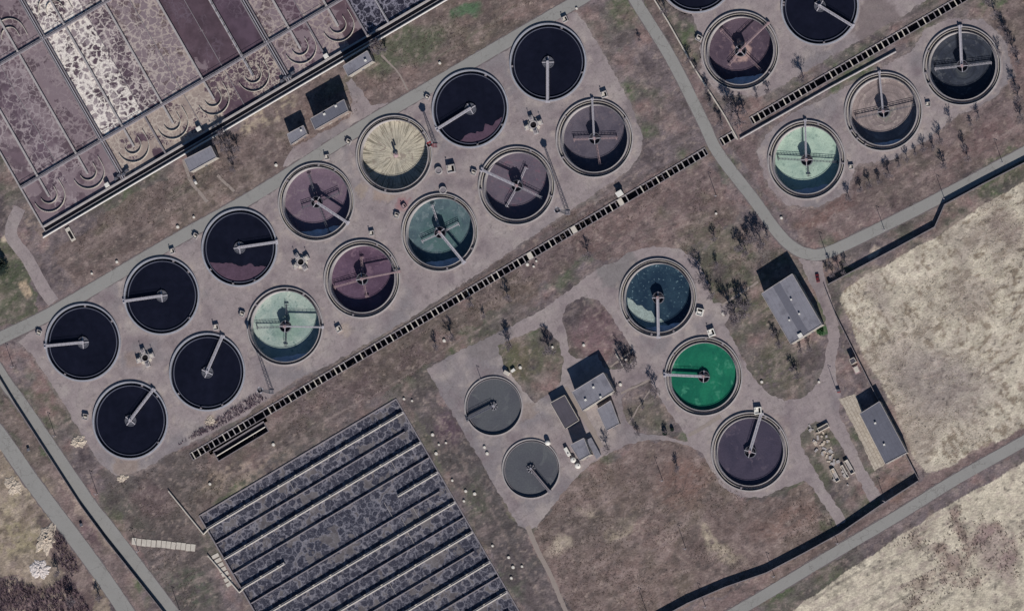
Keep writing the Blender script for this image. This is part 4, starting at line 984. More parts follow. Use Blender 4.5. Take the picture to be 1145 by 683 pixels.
lpipe('pipeline', [(828, 155), (930, 97), (1002, 58)], 0.8, 0.5, M['conc'], 'pale pinkish pipe running beside the channel above the mint green and brown tanks')
# ------------------------------------------------------------------ buildings
def building(corn, h, roof, label, wall='plaster', vents=(), bands=None, parapet=True, name='utility_building', cat='building', win=True, group=None):
    w = [P(x, y, h) for x, y in corn]; c = sum(w, Vector())/4; rt = empty(name, (c.x, c.y, 0)); tag(rt, label, cat, group)
    q = [(p.x-c.x, p.y-c.y) for p in w]
    def inset(k): return [(x-(x)/math.hypot(x, y)*k, y-(y)/math.hypot(x, y)*k) for x, y in q]
    MB().prism(inset(0.35), 0, h-0.3).build('walls', M[wall], rt)
    MB().prism(q, h-0.3, h).build('roof', M[roof], rt)
    if parapet:
        pr = MB(); ii = inset(0.25)
        for i in range(4): pr.wall(ii[i], ii[(i+1) % 4], 0.22, h, h+0.28, 0.1)
        pr.build('parapet', M['conc'] if roof != 'roof_dark' else M['conc_pale'], rt)
    if bands:
        for f0, f1 in bands:
            a, b_, c_, d_ = [Vector(p) for p in inset(0.5)]
            MB().prism([a+(b_-a)*f0, a+(b_-a)*f1, d_+(c_-d_)*f1, d_+(c_-d_)*f0], h+0.002, h+0.05).build('roof_strip', M['roof_band'], rt)
    for vx, vy, s in vents:
        p = P(vx, vy, h); v = MB(); v.box((p.x-c.x, p.y-c.y, h+0.45), (s, s*0.8, 0.9), 0.5); v.box((p.x-c.x, p.y-c.y, h+0.95), (s*1.25, s*1.05, 0.1), 0.5); v.build('roof_vent', M['white'], rt)
    if win:
        ii = inset(0.35)
        ar = sum(ii[i][0]*ii[(i+1) % 4][1]-ii[(i+1) % 4][0]*ii[i][1] for i in range(4))
        if ar < 0: ii = ii[::-1]
        for i in range(4):
            a = Vector(ii[i]); b_ = Vector(ii[(i+1) % 4]); L_ = (b_-a).length; n = int(L_/4.2); d = (b_-a)/L_; nn = Vector((d.y, -d.x)); rz = math.atan2(d.y, d.x)
            for k in range(n):
                p = a+d*(L_*(k+0.5)/n)
                if i == 0 and k == n//2:
                    dr = MB(); dr.box((0, 0, 1.1), (1.3, 0.12, 2.2)); do = dr.build('door', M['steel_dark'], rt, loc=(p.x+nn.x*0.04, p.y+nn.y*0.04, 0.02), rz=rz)
                    MB().box((0.5, -0.1, 1.1), (0.1, 0.1, 0.1)).build('handle', M['steel'], do); continue
                zc = min(h*0.55, 2.4)
                f = MB()
                for sx in (-1, 1): f.box((sx*0.75, 0, 0), (0.12, 0.14, 1.4))
                for sz in (-1, 1): f.box((0, 0, sz*0.7), (1.38, 0.13, 0.12))
                fo = f.build('window', M['white'], rt, loc=(p.x+nn.x*0.05, p.y+nn.y*0.05, zc), rz=rz); MB().box((0, 0, 0), (1.36, 0.08, 1.26)).build('pane', M['glass'], fo)
    return rt
building([(851, 328), (886, 305.5), (919.5, 363), (884, 385)], 8.0, 'roof', 'long grey flat roofed building beside the lane, with dark roof strip and vents', vents=((885, 335, 0.7), (894, 351, 0.7), (883, 358, 0.7), (895, 375, 1.9)), bands=[(0.36, 0.58)])
building([(961, 462), (983.5, 448), (1014.5, 506), (990, 519)], 6.0, 'roof_mid', 'long dark grey flat roofed shed beside pale slab paving near the right fence', wall='plaster', vents=((979, 473, 0.8), (989, 497, 0.8)), parapet=True)
building([(639, 438), (675, 416), (687, 437), (651, 459.5)], 8.0, 'roof', 'largest grey flat roof of the central building cluster, with three small roof vents', vents=((664, 433, 0.9), (655, 447, 0.9), (672, 444, 0.9)))
building([(667, 457), (683, 447), (693, 474), (678, 482)], 4.0, 'roof', 'low grey roofed annex at the lower right of the central cluster', vents=(), wall='brick')
building([(615, 450), (631.5, 441), (648, 470), (632, 480)], 3.4, 'roof_dark', 'low dark roofed block with pale rim on the left of the central cluster', wall='plaster')
building([(637, 497), (653, 489), (660.5, 508), (648, 515)], 7.5, 'roof', 'small square grey roof at the bottom of the central cluster, by the white tanks', wall='plaster')
building([(655, 492), (661, 489), (672, 509), (667, 513)], 2.2, 'roof', 'narrow grey lean to beside the small square building', wall='conc', parapet=False, win=False, name='lean_to', cat='shed')
building([(346.5, 133), (385, 111), (390, 124), (352, 145.5)], 9.0, 'roof_mid', 'long grey roofed building casting a big black shadow north of the diagonal road', vents=((363, 128, 1.0), (376, 119, 1.0)), wall='brick')
building([(320.5, 150), (339.5, 140), (344, 150), (325, 162.5)], 5.5, 'roof', 'small grey roofed outbuilding left of the long building by the diagonal road', vents=((337, 146, 0.8),), wall='brick')
building([(205.5, 178.5), (236, 163), (242.5, 176), (212, 193)], 7.5, 'roof', 'plain grey roofed pump house against the white pipe, left one of the two', vents=(), parapet=True)
building([(383, 74), (411, 56.5), (417, 68.5), (389, 86)], 7.5, 'roof', 'plain grey roofed pump house against the white pipe, right one of the two', vents=((409, 68, 1.0),), parapet=True)
building([(949, 402), (955, 399), (958, 404), (952, 408)], 3.5, 'roof_dark', 'tiny dark roofed hut by the right fence', win=False, name='hut', cat='hut')
building([(687.5, 216), (694, 212), (697.5, 217), (691, 221)], 3.0, 'conc_pale' if False else 'roof', 'tiny hut with bright roof on the beam crossed channel', win=False, name='hut', cat='hut', parapet=False)
for o in bpy.data.objects:
    if o.name.startswith('roof') and o.parent and 'bright roof' in o.parent.get('label', ''): o.data.materials[0] = M['white']
# ------------------------------------------------------------------ distribution chambers and valve boxes
def chamber(x, y, rot, label):
    rt = empty('distribution_chamber', P(x, y), R_(rot)); tag(rt, label, 'chamber', 'cross shaped distribution chambers between tanks')
    b = MB(); b.ring(1.6, 2.2, 0, 1.6, 24); b.build('centre_well', M['conc'], rt)
    MB().disc(1.6, 0.9, 24).build('well_water', M['hole'], rt)
    for k in range(4):
        a = k*math.pi/2; q = MB(); q.box((3.6, 0, 0.9), (2.6, 2.4, 1.8)); bx = q.build('gate_box', M['conc'], rt, rz=a)
        MB().box((3.6, 0, 1.95), (1.5, 1.4, 0.3)).build('lid', M['conc_dark'] if k % 2 else M['conc_pale'], bx)
        q = MB(); q.tube((4.4, 0.6, 1.8), (4.4, 0.6, 3.2), 0.1); q.ring(0.25, 0.35, 3.2, 3.3, 12, (4.4, 0.6)); q.build('gate_spindle', M['steel_dark'], bx)
    for k in range(4):
        a = k*math.pi/2+0.785; MB().box((2.6*math.cos(a), 2.6*math.sin(a), 0.25), (1.6, 1.6, 0.5), a).build('footing', M['conc_pale'], rt)
chamber(163, 400, 20, 'cross shaped concrete chamber among the four leftmost black tanks')
chamber(337, 293, 35, 'cross shaped concrete chamber above right of the pale green tank')
chamber(597, 140, 20, 'cross shaped concrete chamber between the grey purple tank and the downward bridge tank')
def valvebox(x, y, rot, label, s=1.0, mat='conc', top='conc_pale'):
    rt = empty('valve_box', P(x, y), R_(rot)); tag(rt, label, 'valve box', 'small valve boxes beside the tanks')
    b = MB()
    for q in ((0, 1.15, 2.7, 0.3), (0, -1.15, 2.7, 0.3), (1.2, 0, 0.3, 2.0), (-1.2, 0, 0.3, 2.0)): b.box((q[0]*s, q[1]*s, 0.7*s), (q[2]*s, q[3]*s, 1.4*s))
    b.build('chamber_wall', M[mat], rt)
    MB().box((-0.4*s, 0.1, 1.0*s), (1.3*s, 2.0*s-0.01, 0.2)).build('lid', M[top], rt)
    MB().box((0.6*s, 0, 0.3), (0.7*s, 1.9*s, 0.2)).build('pit_floor', M['hole'], rt)
    b = MB(); b.tube((-0.8*s, 0.5*s, 1.0), (-0.8*s, 0.5*s, 2.4*s), 0.12); b.ring(0.25, 0.36, 2.3*s, 2.4*s, 10, (-0.8*s, 0.5*s)); b.build('hand_wheel', M['steel_dark'], rt)
    return rt
VB = [(44, 372, 70, 'upper left of the leftmost black tank', 1), (193, 281, 20, 'above the second black tank by the road', 1), (219, 264, 60, 'left of the black tank with purple scum', 1), (96, 466, 80, 'left of the lowest black tank', 1.1),
      (242, 366, 10, 'just above the black tank beside the pale green one', 1.1), (271, 351, 70, 'left of the pale green drained tank', 1), (379, 368, 30, 'right of the pale green drained tank', 1.1), (416, 261, 10, 'above the wine purple tank', 1),
      (444, 241, 70, 'left of the teal drained tank', 1), (366, 176, 10, 'above the plain purple tank by the road', 1), (390, 159, 60, 'left of the straw coloured streaked tank', 1), (478, 109, 60, 'upper left of the black tank with small scum patch', 0.9),
      (530, 193, 70, 'left of the grey purple tank', 1), (632, 22, 25, 'above the tank with the downward bridge', 1.1), (676, 106, 20, 'above the dark grey drained tank', 1.2), (782, 43, 60, 'left of the dark purple tank with pink centre', 1.1),
      (1038, 117, 5, 'between the brown ringed tank and the slate black tank', 0.9), (952, 187, 5, 'lower right of the mint green tank', 0.9)]
for x, y, r, l, s in VB: valvebox(x, y, r, 'small open grey valve box '+l, s)
for x, y, r, l in ((783, 349, 75, 'right of the foamy teal tank'), (796, 372, 20, 'above the emerald green tank'), (848, 459, 5, 'above the charcoal tank')): valvebox(x, y, r, 'white topped valve box '+l, 1.35, 'white', 'white')
valvebox(505, 189, 10, 'larger open grey chamber with a round pit above the teal tank', 1.6); valvebox(452, 231, 40, 'pinkish valve box between the wine purple and teal tanks', 0.9, 'rust', 'rust')
for x, y, l in ((491, 191, 'left of the larger grey chamber'), (496, 213, 'just above the teal tank')):
    rt = empty('round_pit', P(x, y)); tag(rt, 'raised round concrete pit with dark cover '+l, 'pit', 'round pits near the teal tank'); MB().ring(1.5, 1.9, 0, 1.5, 24).build('pit_wall', M['conc'], rt); MB().disc(1.5, 1.2, 24).build('cover', M['conc_dark'], rt)
# ------------------------------------------------------------------ manholes
MH = [(645, 10, 'just right of the road at the top, above the tank yard'), (492, 71, 'on the grass above the diagonal road'), (309, 185, 'on the grass between the small outbuilding and the plain purple tank'), (103, 306, 'lower left of those along the upper edge of the diagonal road'),
      (131, 293, 'second from left along the upper edge of the diagonal road'), (199, 254, 'third from left along the upper edge of the diagonal road'), (217, 243, 'fourth from left along the upper edge of the diagonal road'), (235, 541, 'on bare soil above the left end of the slate basin'),
      (306, 497, 'just right of the short twin trough'), (452, 446, 'at the top right corner of the slate basin'), (461, 448, 'just right of the one at the slate basin corner'), (484, 486, 'first down the strip right of the slate basin'), (491, 497, 'small, below the first in the strip right of the slate basin'),
      (499, 495, 'on purple soil in the strip, left of the upper grey tank'), (488, 507, 'beside the slate basin edge below the purple soil'), (506, 537, 'touching the slate basin edge midway along it'), (521, 549, 'in green grass left of the lower small grey tank'),
      (531, 552, 'right one in the green grass left of the lower small grey tank'), (519, 560, 'below the pair in the green grass, on the basin edge'), (542, 500, 'upper of the pair on concrete between the two small grey tanks'), (545, 507, 'lower of the pair on concrete between the two small grey tanks'),
      (551, 610, 'beside the lower right edge of the slate basin'), (569, 623, 'left of the narrow path, uppermost of four'), (574, 634, 'left of the narrow path, second of four'), (584, 633, 'nearest the narrow path'), (572, 646, 'left of the narrow path, lowest of four'),
      (582, 411, 'right of the boxes above the upper small grey tank'), (618, 388, 'in a bare tree left of the grass loop'), (653, 386, 'inside the grass loop above the cluster'), (590, 296, 'left of three below the long channel'), (597, 298, 'middle of three below the long channel'),
      (600, 292, 'right of three below the long channel'), (497, 381, 'between two small bare trees'), (801, 239, 'on grass left of the crossing road'), (852, 427, 'on grass right of the emerald tank'), (809, 351, 'at the corner of the thin path right of the foamy teal tank'),
      (916, 427, 'beside the lane below the long grey building'), (874, 244, 'on grass inside the road bend'), (694, 430, 'right of the largest central roof'), (700, 402, 'by the short wall right of the central cluster'), (565, 448, 'on the rim of the upper small grey tank') ]
small = {491, 461, 597, 600, 499}
mh = None
for i, (x, y, l) in enumerate(MH[:-1]):
    if mh is None:
        mh = empty('manhole', P(x, y)); MB().ring(0.62, 1.0, 0, 0.75, 20).build('concrete_ring', M['conc_pale'], mh); MB().disc(0.72, 0.72, 20, zc=0.86).build('cover', M['white'], mh); o = mh
    else: o = copy_tree(mh); o.location = P(x, y)
    s = 0.55 if x in small else 0.74+0.12*((i*7) % 3-1); o.scale = (s, s, 1)
    tag(o, ('small ' if x in small else '')+'white round manhole '+l, 'manhole', 'white round manholes')
# ------------------------------------------------------------------ fences
def fence(name, pts, h, label, mat='fence', panel=5.0, th=0.16):
    rt = empty(name, P(*pts[0])); o0 = rt.location.copy(); tag(rt, label, 'fence', None)
    pw = [P(*p)-o0 for p in pts]; pn = MB(); posts = []; cap = MB()
    for i in range(len(pw)-1):
        a, b_ = pw[i], pw[i+1]; L_ = (b_-a).length; n = max(1, int(L_/panel)); d = (b_-a)/L_; rz = math.atan2(d.y, d.x)
        pn.wall(a[:2], b_[:2], th, 0, h); cap.wall(a[:2], b_[:2], th+0.1, h+0.003, h+0.08)
        for k in range(n if i < len(pw)-2 else n+1): q = a+d*(L_*k/n); posts.append((q.x, q.y, rz))
    pn.build('panels', M[mat], rt); 
    pm = MB().box((0, 0, h*0.52), (0.28, 0.34, h*1.04)).mesh('post', M['conc_dark'])
    for q in posts: o = bpy.data.objects.new('post', pm); COL.objects.link(o); o.parent = rt; o.location = (q[0], q[1], 0); o.rotation_euler = (0, 0, q[2])
    cap.build('coping', M['conc_dark'], rt)
    return rt
fence('boundary_fence', [(1250, 128), (1145, 183), (1100, 206), (1057, 229), (1046, 254), (1000, 279), (940, 311), (927, 318)], 2.4, 'dark panel fence from the right edge down to the lane, above the pale field')
fence('boundary_fence', [(923, 322), (935, 352), (965, 412), (998, 478), (1027, 534)], 2.0, 'thin fence along the left edge of the pale field beside the lane and shed')
fence('boundary_fence', [(1027, 538), (985, 565), (940, 596), (900, 618), (858, 640), (812, 656), (770, 674), (700, 712)], 3.0, 'tall dark fence with broad shadow above the bottom right road')
fence('boundary_fence', [(-40, 368), (-12, 402), (17, 450), (92, 566), (120, 604), (183, 683), (240, 757)], 2.5, 'low black fence along the left edge of the narrower left road')
# ------------------------------------------------------------------ lamp posts and masts
def post(x, y, label, h=8.5):
    rt = empty('lamp_post', P(x, y)); tag(rt, label, 'lamp post', 'lamp posts')
    MB().tube((0, 0, 0), (0, 0, h), 0.17, 0.10, 8).build('pole', M['conc_dark'], rt)
    b = MB(); b.box((0.6, -0.3, h), (1.6, 0.12, 0.12), -0.5); b.build('arm', M['conc_dark'], rt)
    b = MB(); b.box((1.2, -0.65, h-0.03), (0.7, 0.3, 0.16), -0.5); b.build('lamp_head', M['steel'], rt)
    MB().box((0, 0, 0.1), (0.5, 0.5, 0.2)).build('footing', M['conc'], rt)
PO = [(62, 487, 'left of the narrower left road, nearest the lowest black tank'), (109, 552, 'second from top beside the narrower left road'), (155, 616, 'beside the left end of the slab path'), (201, 682, 'at the bottom edge beside the narrower left road'),
      (741, 537, 'in the meadow below the central cluster'), (767, 613, 'in the meadow midway down'), (789, 678, 'standing by the tall dark fence near the bottom edge'), (723, 683, 'at the bottom edge in the meadow'), (866, 644, 'by the middle of the tall dark fence'), (937, 607, 'by the tall dark fence below the concrete strip'),
      (990, 560, 'by the tall dark fence below the slab paving'), (925, 286, 'at the road bend above the lane'), (989, 257, 'on the road edge midway to the right side'), (1121, 182, 'on the road edge nearest the right side'), (1056, 222, 'on the road edge by the fence kink'), (801, 219, 'on grass left of the crossing road'),
      (935, 435, 'beside the lane above the slab paving'), (538, 424, 'beside the upper small grey tank'), (15, 410, 'at the junction of the roads on the left')]
for x, y, l in PO: post(x, y, 'thin concrete lamp post '+l, 8.5 if y != 424 else 5)
def mast(x, y, h, label, mat='steel_dark'):
    rt = empty('lattice_mast', P(x, y)); tag(rt, label, 'mast', 'tall lattice masts')
    b = MB(); n = int(h/1.2)
    def c(k, z): w = 0.62*(1-z/h)+0.28; return Vector((w*(1 if k in (0, 3) else -1), w*(1 if k < 2 else -1), z))
    for k in range(4): b.tube(c(k, 0), c(k, h), 0.11, 0.08, 5)
    for i in range(n):
        z0, z1 = h*i/n, h*(i+1)/n
        for k in range(4): b.tube(c(k, z0), c((k+1) % 4, z1), 0.05, n=4)
    b.build('lattice', M[mat], rt)
    p = MB(); p.ring(0.5, 1.5, h, h+0.15, 12); p.ring(1.4, 1.5, h+0.15, h+1.1, 12); p.build('platform', M[mat], rt)
    for k in range(4):
        a = k*math.pi/2+0.4; MB().box((1.5*math.cos(a), 1.5*math.sin(a), h+0.9), (0.4, 0.9, 0.6), a).build('floodlight', M['steel'], rt)
    MB().box((0, 0, 0.2), (2.4, 2.4, 0.4)).build('footing', M['conc_dark'], rt)
mast(635, 238, 24, 'tall lattice mast below the gap between the grey purple and dark grey tanks')
mast(304, 438, 24, 'tall lattice mast by the long channel below the pale green tank')
mast(487, 163, 13, 'reddish lattice mast between the streaked tank and a black tank', 'red')
# ------------------------------------------------------------------ bare trees
def tree_mesh(seed, h=7.0, spread=3.2):
    r = random.Random(seed); tr = MB(); cr = MB()
    tr.tube((0, 0, 0), (0, 0, h*0.35), 0.24, 0.17, 7)
    def br(p, d, ln, rad, lv):
        e = p+d*ln; (tr if lv == 0 else cr).tube(p, e, rad, rad*0.6, 5 if lv < 2 else 3)
        if lv >= 4: return
        for k in range(3 if lv < 3 else 6):
            ax = Vector((r.uniform(-1, 1), r.uniform(-1, 1), r.uniform(-0.25, 0.8))).normalized()
            nd = (d*0.75+ax*0.85).normalized(); br(p+(e-p)*r.uniform(0.45, 1.0), nd, ln*r.uniform(0.6, 0.85), max(0.038, rad*0.58), lv+1)
    for k in range(5):
        a = 2*math.pi*k/5+r.uniform(-0.4, 0.4); d = Vector((math.cos(a)*spread/4, math.sin(a)*spread/4, 1.0)).normalized()
        br(Vector((0, 0, h*r.uniform(0.22, 0.36))), d, h*0.24, 0.12, 1)
    br(Vector((0, 0, h*0.33)), Vector((0.05, 0.05, 1)), h*0.28, 0.16, 0)
    return tr.mesh('trunk', M['bark']), cr.mesh('crown', M['twig'])
TM = [tree_mesh(s, h, sp) for s, h, sp in ((1, 7, 3.4), (2, 6.2, 3.8), (3, 7.8, 3.0), (4, 5.4, 4.2))]
def tree(x, y, s, label, k, group='bare trees'):
    rt = empty('bare_tree', P(x, y), k*1.7); tag(rt, label, 'tree', group); rt.scale = (s, s, s)
    for nm, me in (('trunk', TM[k % 4][0]), ('crown', TM[k % 4][1])):
        o = bpy.data.objects.new(nm, me); COL.objects.link(o); o.parent = rt
ordn = ['first', 'second', 'third', 'fourth', 'fifth', 'sixth', 'seventh', 'eighth', 'ninth', 'tenth', 'eleventh', 'twelfth', 'thirteenth', 'fourteenth']
TR = {'bare tree from the left in the row below the brown ringed tank': [(950, 222, .8), (963, 212, .7), (973, 207, .7), (984, 203, .8), (995, 197, .9), (1006, 185, .6), (1015, 178, .6), (1024, 172, .6), (1034, 168, .7), (1044, 165, .7)],
      'bare tree from the left in the loose group below the slate black tank': [(1056, 186, 1.0), (1063, 135, .7), (1078, 165, .8), (1086, 140, .6), (1095, 132, .7), (1052, 158, .8), (1083, 178, .6)],
      'bare tree from the top along the upper right edge': [(1105, 4, 1.0), (1114, 18, .9), (1122, 32, 1), (1128, 44, 1.0), (1134, 58, 1.0), (1139, 70, .9), (1136, 98, .9), (1140, 112, .9), (1143, 134, .8), (1118, 60, .7)],
      'bare tree from the top in the thicket where the pale pipe meets the channel': [(792, 100, .9), (796, 118, .7), (820, 126, 1.3), (828, 138, 1.3), (808, 140, .9), (833, 126, 1.1), (815, 112, .9)],
      'bare tree from the top beside the upper pale pipe': [(745, 14, .8), (772, 68, .8), (780, 78, .6), (716, 45, .6)],
      'bare tree from the left around the long grey building': [(818, 347, 1.3), (824, 358, 1.4), (834, 352, 1.2), (838, 342, 1.1), (829, 338, 1.1), (866, 374, .8), (872, 385, .8), (896, 392, .7), (906, 390, .7), (888, 412, .8), (893, 420, .7)],
      'bare tree from the left in the grove beside the crossing road': [(829, 277, 1.1), (838, 270, 1.1), (845, 268, 1.2), (852, 273, 1.1), (859, 265, 0.9), (848, 256, .9), (835, 282, .8)],
      'bare tree from the top right of the foamy teal tank': [(785, 312, 1.2), (792, 322, 1.1), (797, 332, .9), (800, 268, .7), (802, 296, .7)],
      'bare tree from the left below the long channel': [(488, 388, .8), (506, 378, .9), (527, 341, .9), (542, 354, .5), (569, 334, 1.0), (659, 286, .8)],
      'bare tree from the top between the square apron and the grass loop': [(569, 374, .9), (571, 387, 1.0), (616, 394, 1.3)],
      'bare tree from the left around the central cluster': [(690, 440, .9), (700, 408, 1.2), (706, 412, 1.1), (711, 404, 0.9), (708, 470, .5), (720, 456, .5), (735, 438, 1.0), (714, 485, .6), (680, 502, .8)],
      'bare tree from the left behind the basin near the pump houses': [(248, 160, 1.0), (254, 168, .9), (262, 178, .8), (420, 50, 1.0), (427, 57, 1), (250, 150, .9), (242, 157, .8), (257, 159, 1), (267, 168, .8), (262, 190, .7), (424, 48, .9), (432, 56, .8), (418, 58, .8)],
      'bare tree from the left between the channel and the purple and mint tanks': [(899, 88, 1.0), (860, 102, .7), (847, 108, .6)],
      'bare shrub from the left along the fence near the road bend': [(925, 302, .6), (932, 307, .7), (938, 300, .7), (944, 305, .7), (946, 296, .6), (928, 294, .5)],
      'bare tree from the left in the scrub at the bottom left': [(112, 668, 1.0), (66, 640, 0.9), (82, 672, 1.0)],
      'bare tree from the left in the meadow': [(758, 523, .8), (745, 483, .5)]}
k = 0
for lab, pts in TR.items():
    pts = sorted(pts, key=(lambda t: t[0]) if 'from the left' in lab else (lambda t: t[1]))
    for i, (x, y, s) in enumerate(pts):
        tree(x, y, s*1.2, ordn[i]+' '+lab, k, 'bare trees'); k += 1
# leafy things
def leafy(x, y, r, h, mat, name, label, n=500, seed=1):
    rt = empty(name, P(x, y)); tag(rt, label, 'tree' if h > 3 else 'bush'); rr = random.Random(seed); b = MB()
    MB().tube((0, 0, 0), (0, 0, h*0.5), 0.25, 0.15).build('trunk', M['bark'], rt)
    for i in range(n):
        u = rr.random(); a = rr.uniform(0, 6.28); z = h*(0.15+0.85*u); q = r*(1-u)**0.6*rr.uniform(0.5, 1.05) if h > 5 else r*math.sqrt(max(0.05, 1-(2*u-1)**2))*rr.uniform(0.5, 1.05)
        c = Vector((q*math.cos(a), q*math.sin(a), z)); s = rr.uniform(0.2, 0.45)
        e1 = Vector((rr.uniform(-1, 1), rr.uniform(-1, 1), rr.uniform(-1, 1))).normalized()*s; e2 = e1.orthogonal().normalized()*s*0.7
        k_ = len(b.v); b.v += [tuple(c-e1), tuple(c+e2), tuple(c+e1), tuple(c-e2)]; b.f.append((k_, k_+1, k_+2, k_+3))
    b.build('crown', M[mat], rt)
leafy(3, 300, 4.2, 9, 'conifer', 'evergreen_tree', 'dark evergreen tree at the left edge above the road junction', 1500, 3)
leafy(918, 371, 1.8, 2.2, 'green_leaf', 'green_bush', 'bright green bush at the lower right corner of the long grey building', 400, 4)
leafy(744, 484, 1.2, 2.4, 'conifer', 'evergreen_bush', 'small dark evergreen bush on grass right of the central cluster', 300, 5)
leafy(752, 480, 0.9, 1.6, 'conifer', 'evergreen_bush', 'smaller round evergreen bush just right of the dark one', 200, 6)
# ------------------------------------------------------------------ scrub, weeds, straw (uncountable)
def tufts(name, mat, n, polys, lab, hr, wr, seed, dens=None, twigs=4):
    rng = np.random.RandomState(seed); V = []; F = []; cnt = 0
    allp = np.array([p for q in polys for p in q]); x0, y0 = allp.min(0); x1, y1 = allp.max(0)
    while cnt < n:
        x = rng.uniform(x0, x1, 4000); y = rng.uniform(y0, y1, 4000); k = np.zeros(4000, bool)
        for q in polys: k |= pip(x, y, q)
        if dens is not None: k &= rng.rand(4000) < dens(x, y)
        x, y = x[k], y[k]
        if len(x) == 0: continue
        w = PN(x, y)
        for c in w:
            if cnt >= n: break
            for t in range(twigs):
                a = rng.uniform(0, 6.28); ln = rng.uniform(*hr); r = rng.uniform(*wr); tilt = rng.uniform(0.1, 0.9)
                bx, by = c[0]+rng.uniform(-.4, .4), c[1]+rng.uniform(-.4, .4); tx, ty, tz = bx+math.cos(a)*ln*tilt, by+math.sin(a)*ln*tilt, ln
                i = len(V); V += [(bx+r, by, 0), (bx-r*0.5, by+r*0.87, 0), (bx-r*0.5, by-r*0.87, 0), (tx, ty, tz)]; F += [(i, i+1, i+3), (i+1, i+2, i+3), (i+2, i, i+3)]
            cnt += 1
    me = bpy.data.meshes.new(name); me.from_pydata(V, [], F); me.materials.append(M[mat]); o = bpy.data.objects.new(name, me); COL.objects.link(o); tag(o, lab, name.replace('_', ' '), kind='stuff')
nd = lambda sc, s, t: (lambda x, y: np.clip((fbm(x, y, sc, s, 3)-t)*8, 0.02, 1))
tufts('undergrowth', 'scrub', 3000, [[(58, 588), (70, 598), (90, 636), (80, 646), (60, 622)], [(-60, 642), (20, 647), (50, 660), (74, 642), (98, 674), (112, 705), (-60, 740)]], 'bare purple brown scrub in the bottom left corner', (0.8, 2.4), (0.06, 0.16), 2)
tufts('weeds', 'weed', 1300, [[(1000, 605), (1145, 525), (1260, 470), (1260, 740), (1020, 740)]], 'dark weed tufts scattered over the pale ground at lower right', (0.2, 0.6), (0.08, 0.24), 3, nd(40, 60, 0.46), 4)
tufts('dry_grass', 'straw', 4500, [[(950, 325), (1052, 264), (1085, 240), (1250, 150), (1250, 410), (1060, 520), (1030, 520), (975, 400)]], 'pale dry grass covering the field on the right', (0.2, 0.5), (0.06, 0.16), 4, nd(30, 77, 0.4), 3)
tufts('rough_grass', 'weed', 7000, [[(600, 590), (660, 520), (770, 500), (840, 562), (905, 545), (935, 590), (860, 635), (735, 683), (640, 700)], [(150, 535), (440, 370), (470, 345), (640, 238), (780, 170), (700, 255), (560, 340), (440, 440), (240, 555), (215, 560), (220, 690), (205, 690), (110, 540)],
      [(780, 200), (880, 285), (850, 320), (800, 335), (760, 280)], [(70, 270), (340, 110), (480, 20), (610, 0), (180, 255), (90, 310)]], 'short dull brown grass between the tanks and roads', (0.12, 0.4), (0.08, 0.22), 5, nd(25, 99, 0.45), 3)
tufts('edge_scrub', 'scrub', 520, [[(205, 495), (240, 480), (300, 445), (285, 440), (225, 478), (195, 500)]], 'low purple scrub along channel and fence edges', (0.3, 1.1), (0.06, 0.2), 6)
# ------------------------------------------------------------------ rubble heaps
def heap(x, y, rx, ry, h, rot, mat, label, seed):
    b = MB(); n = 40; m_ = 12; b.v.append((0, 0, h))
    for j in range(1, m_+1):
        f = j/m_
        for i in range(n):
            a = 2*math.pi*i/n; k = 1+(vn(math.cos(a)*9+seed*5, math.sin(a)*9, 4, seed)-0.5)*0.7+(vn(math.cos(a)*30+seed*5, math.sin(a)*30, 4, seed+1)-0.5)*0.5; X, Y = rx*f*k*math.cos(a), ry*f*k*math.sin(a)
            z = 0.5*h*(1-f)**0.8*(0.3+1.4*vn(X*5, Y*5, 3, seed+3)) if j < m_ else -0.05; b.v.append((X, Y, max(z, -0.05)+(0.25*vn(X*6, Y*6, 2, seed+8) if j < m_ else 0)))
    for i in range(n): b.f.append((0, 1+i, 1+(i+1) % n))
    for j in range(m_-1):
        for i in range(n): g = (i+1) % n; b.f.append((1+j*n+i, 1+(j+1)*n+i, 1+(j+1)*n+g, 1+j*n+g))
    o = b.build('rubble_heap', M[mat], None, P(x, y), R_(rot)); tag(o, label, 'heap', 'heaps of rubble')
heap(88, 494, 4.5, 3.2, 1.3, 20, 'sand', 'pale sandy heap left of the lowest black tank', 1); heap(235, 471, 2.8, 2.2, 0.8, 0, 'sand', 'small sandy heap below the black tank beside the pale green one', 2)
heap(45, 636, 5, 5.2, 1.6, 40, 'white_rubble', 'bright white rubble heap at the bottom left', 3); heap(15, 543, 3.5, 5, 1.2, 20, 'sand', 'pale rubble mound left of the wide left road', 4); heap(52, 602, 5, 7, 1.8, -20, 'sand', 'broken stone mound above the white rubble heap', 5)
heap(137, 534, 3, 1.8, 0.6, 20, 'sand', 'low pale rubble below the bottom tip of the tank yard', 6)
# ------------------------------------------------------------------ loose slabs
def slabs(line, n, size, label, group, name='concrete_slab', jitter=0.1, mat='conc_pale'):
    me = MB().box((0, 0, 0.1), (size[0], size[1], 0.2)).mesh(name, M[mat]); rr = random.Random(n); a = P(*line[0]); b_ = P(*line[1]); rz = math.atan2(b_.y-a.y, b_.x-a.x)
    for i in range(n):
        q = a+(b_-a)*(i/(n-1)); o = bpy.data.objects.new(name, me); COL.objects.link(o); o.location = (q.x+rr.uniform(-jitter, jitter), q.y+rr.uniform(-jitter, jitter)*2, 0.01+rr.uniform(0, 0.03)); o.rotation_euler = (0, 0, rz+rr.uniform(-0.05, 0.05)); tag(o, label, 'slab', group)
slabs(((150, 605), (216, 612)), 13, (2.3, 3.6), 'pale concrete slab in the path leading to the slate basin', 'slabs of the path to the basin')
slabs(((241, 621), (257, 652)), 7, (1.9, 3.8), 'pale slab in the short stack between the pipes and the slate basin', 'slabs beside the basin')
rr = random.Random(12)
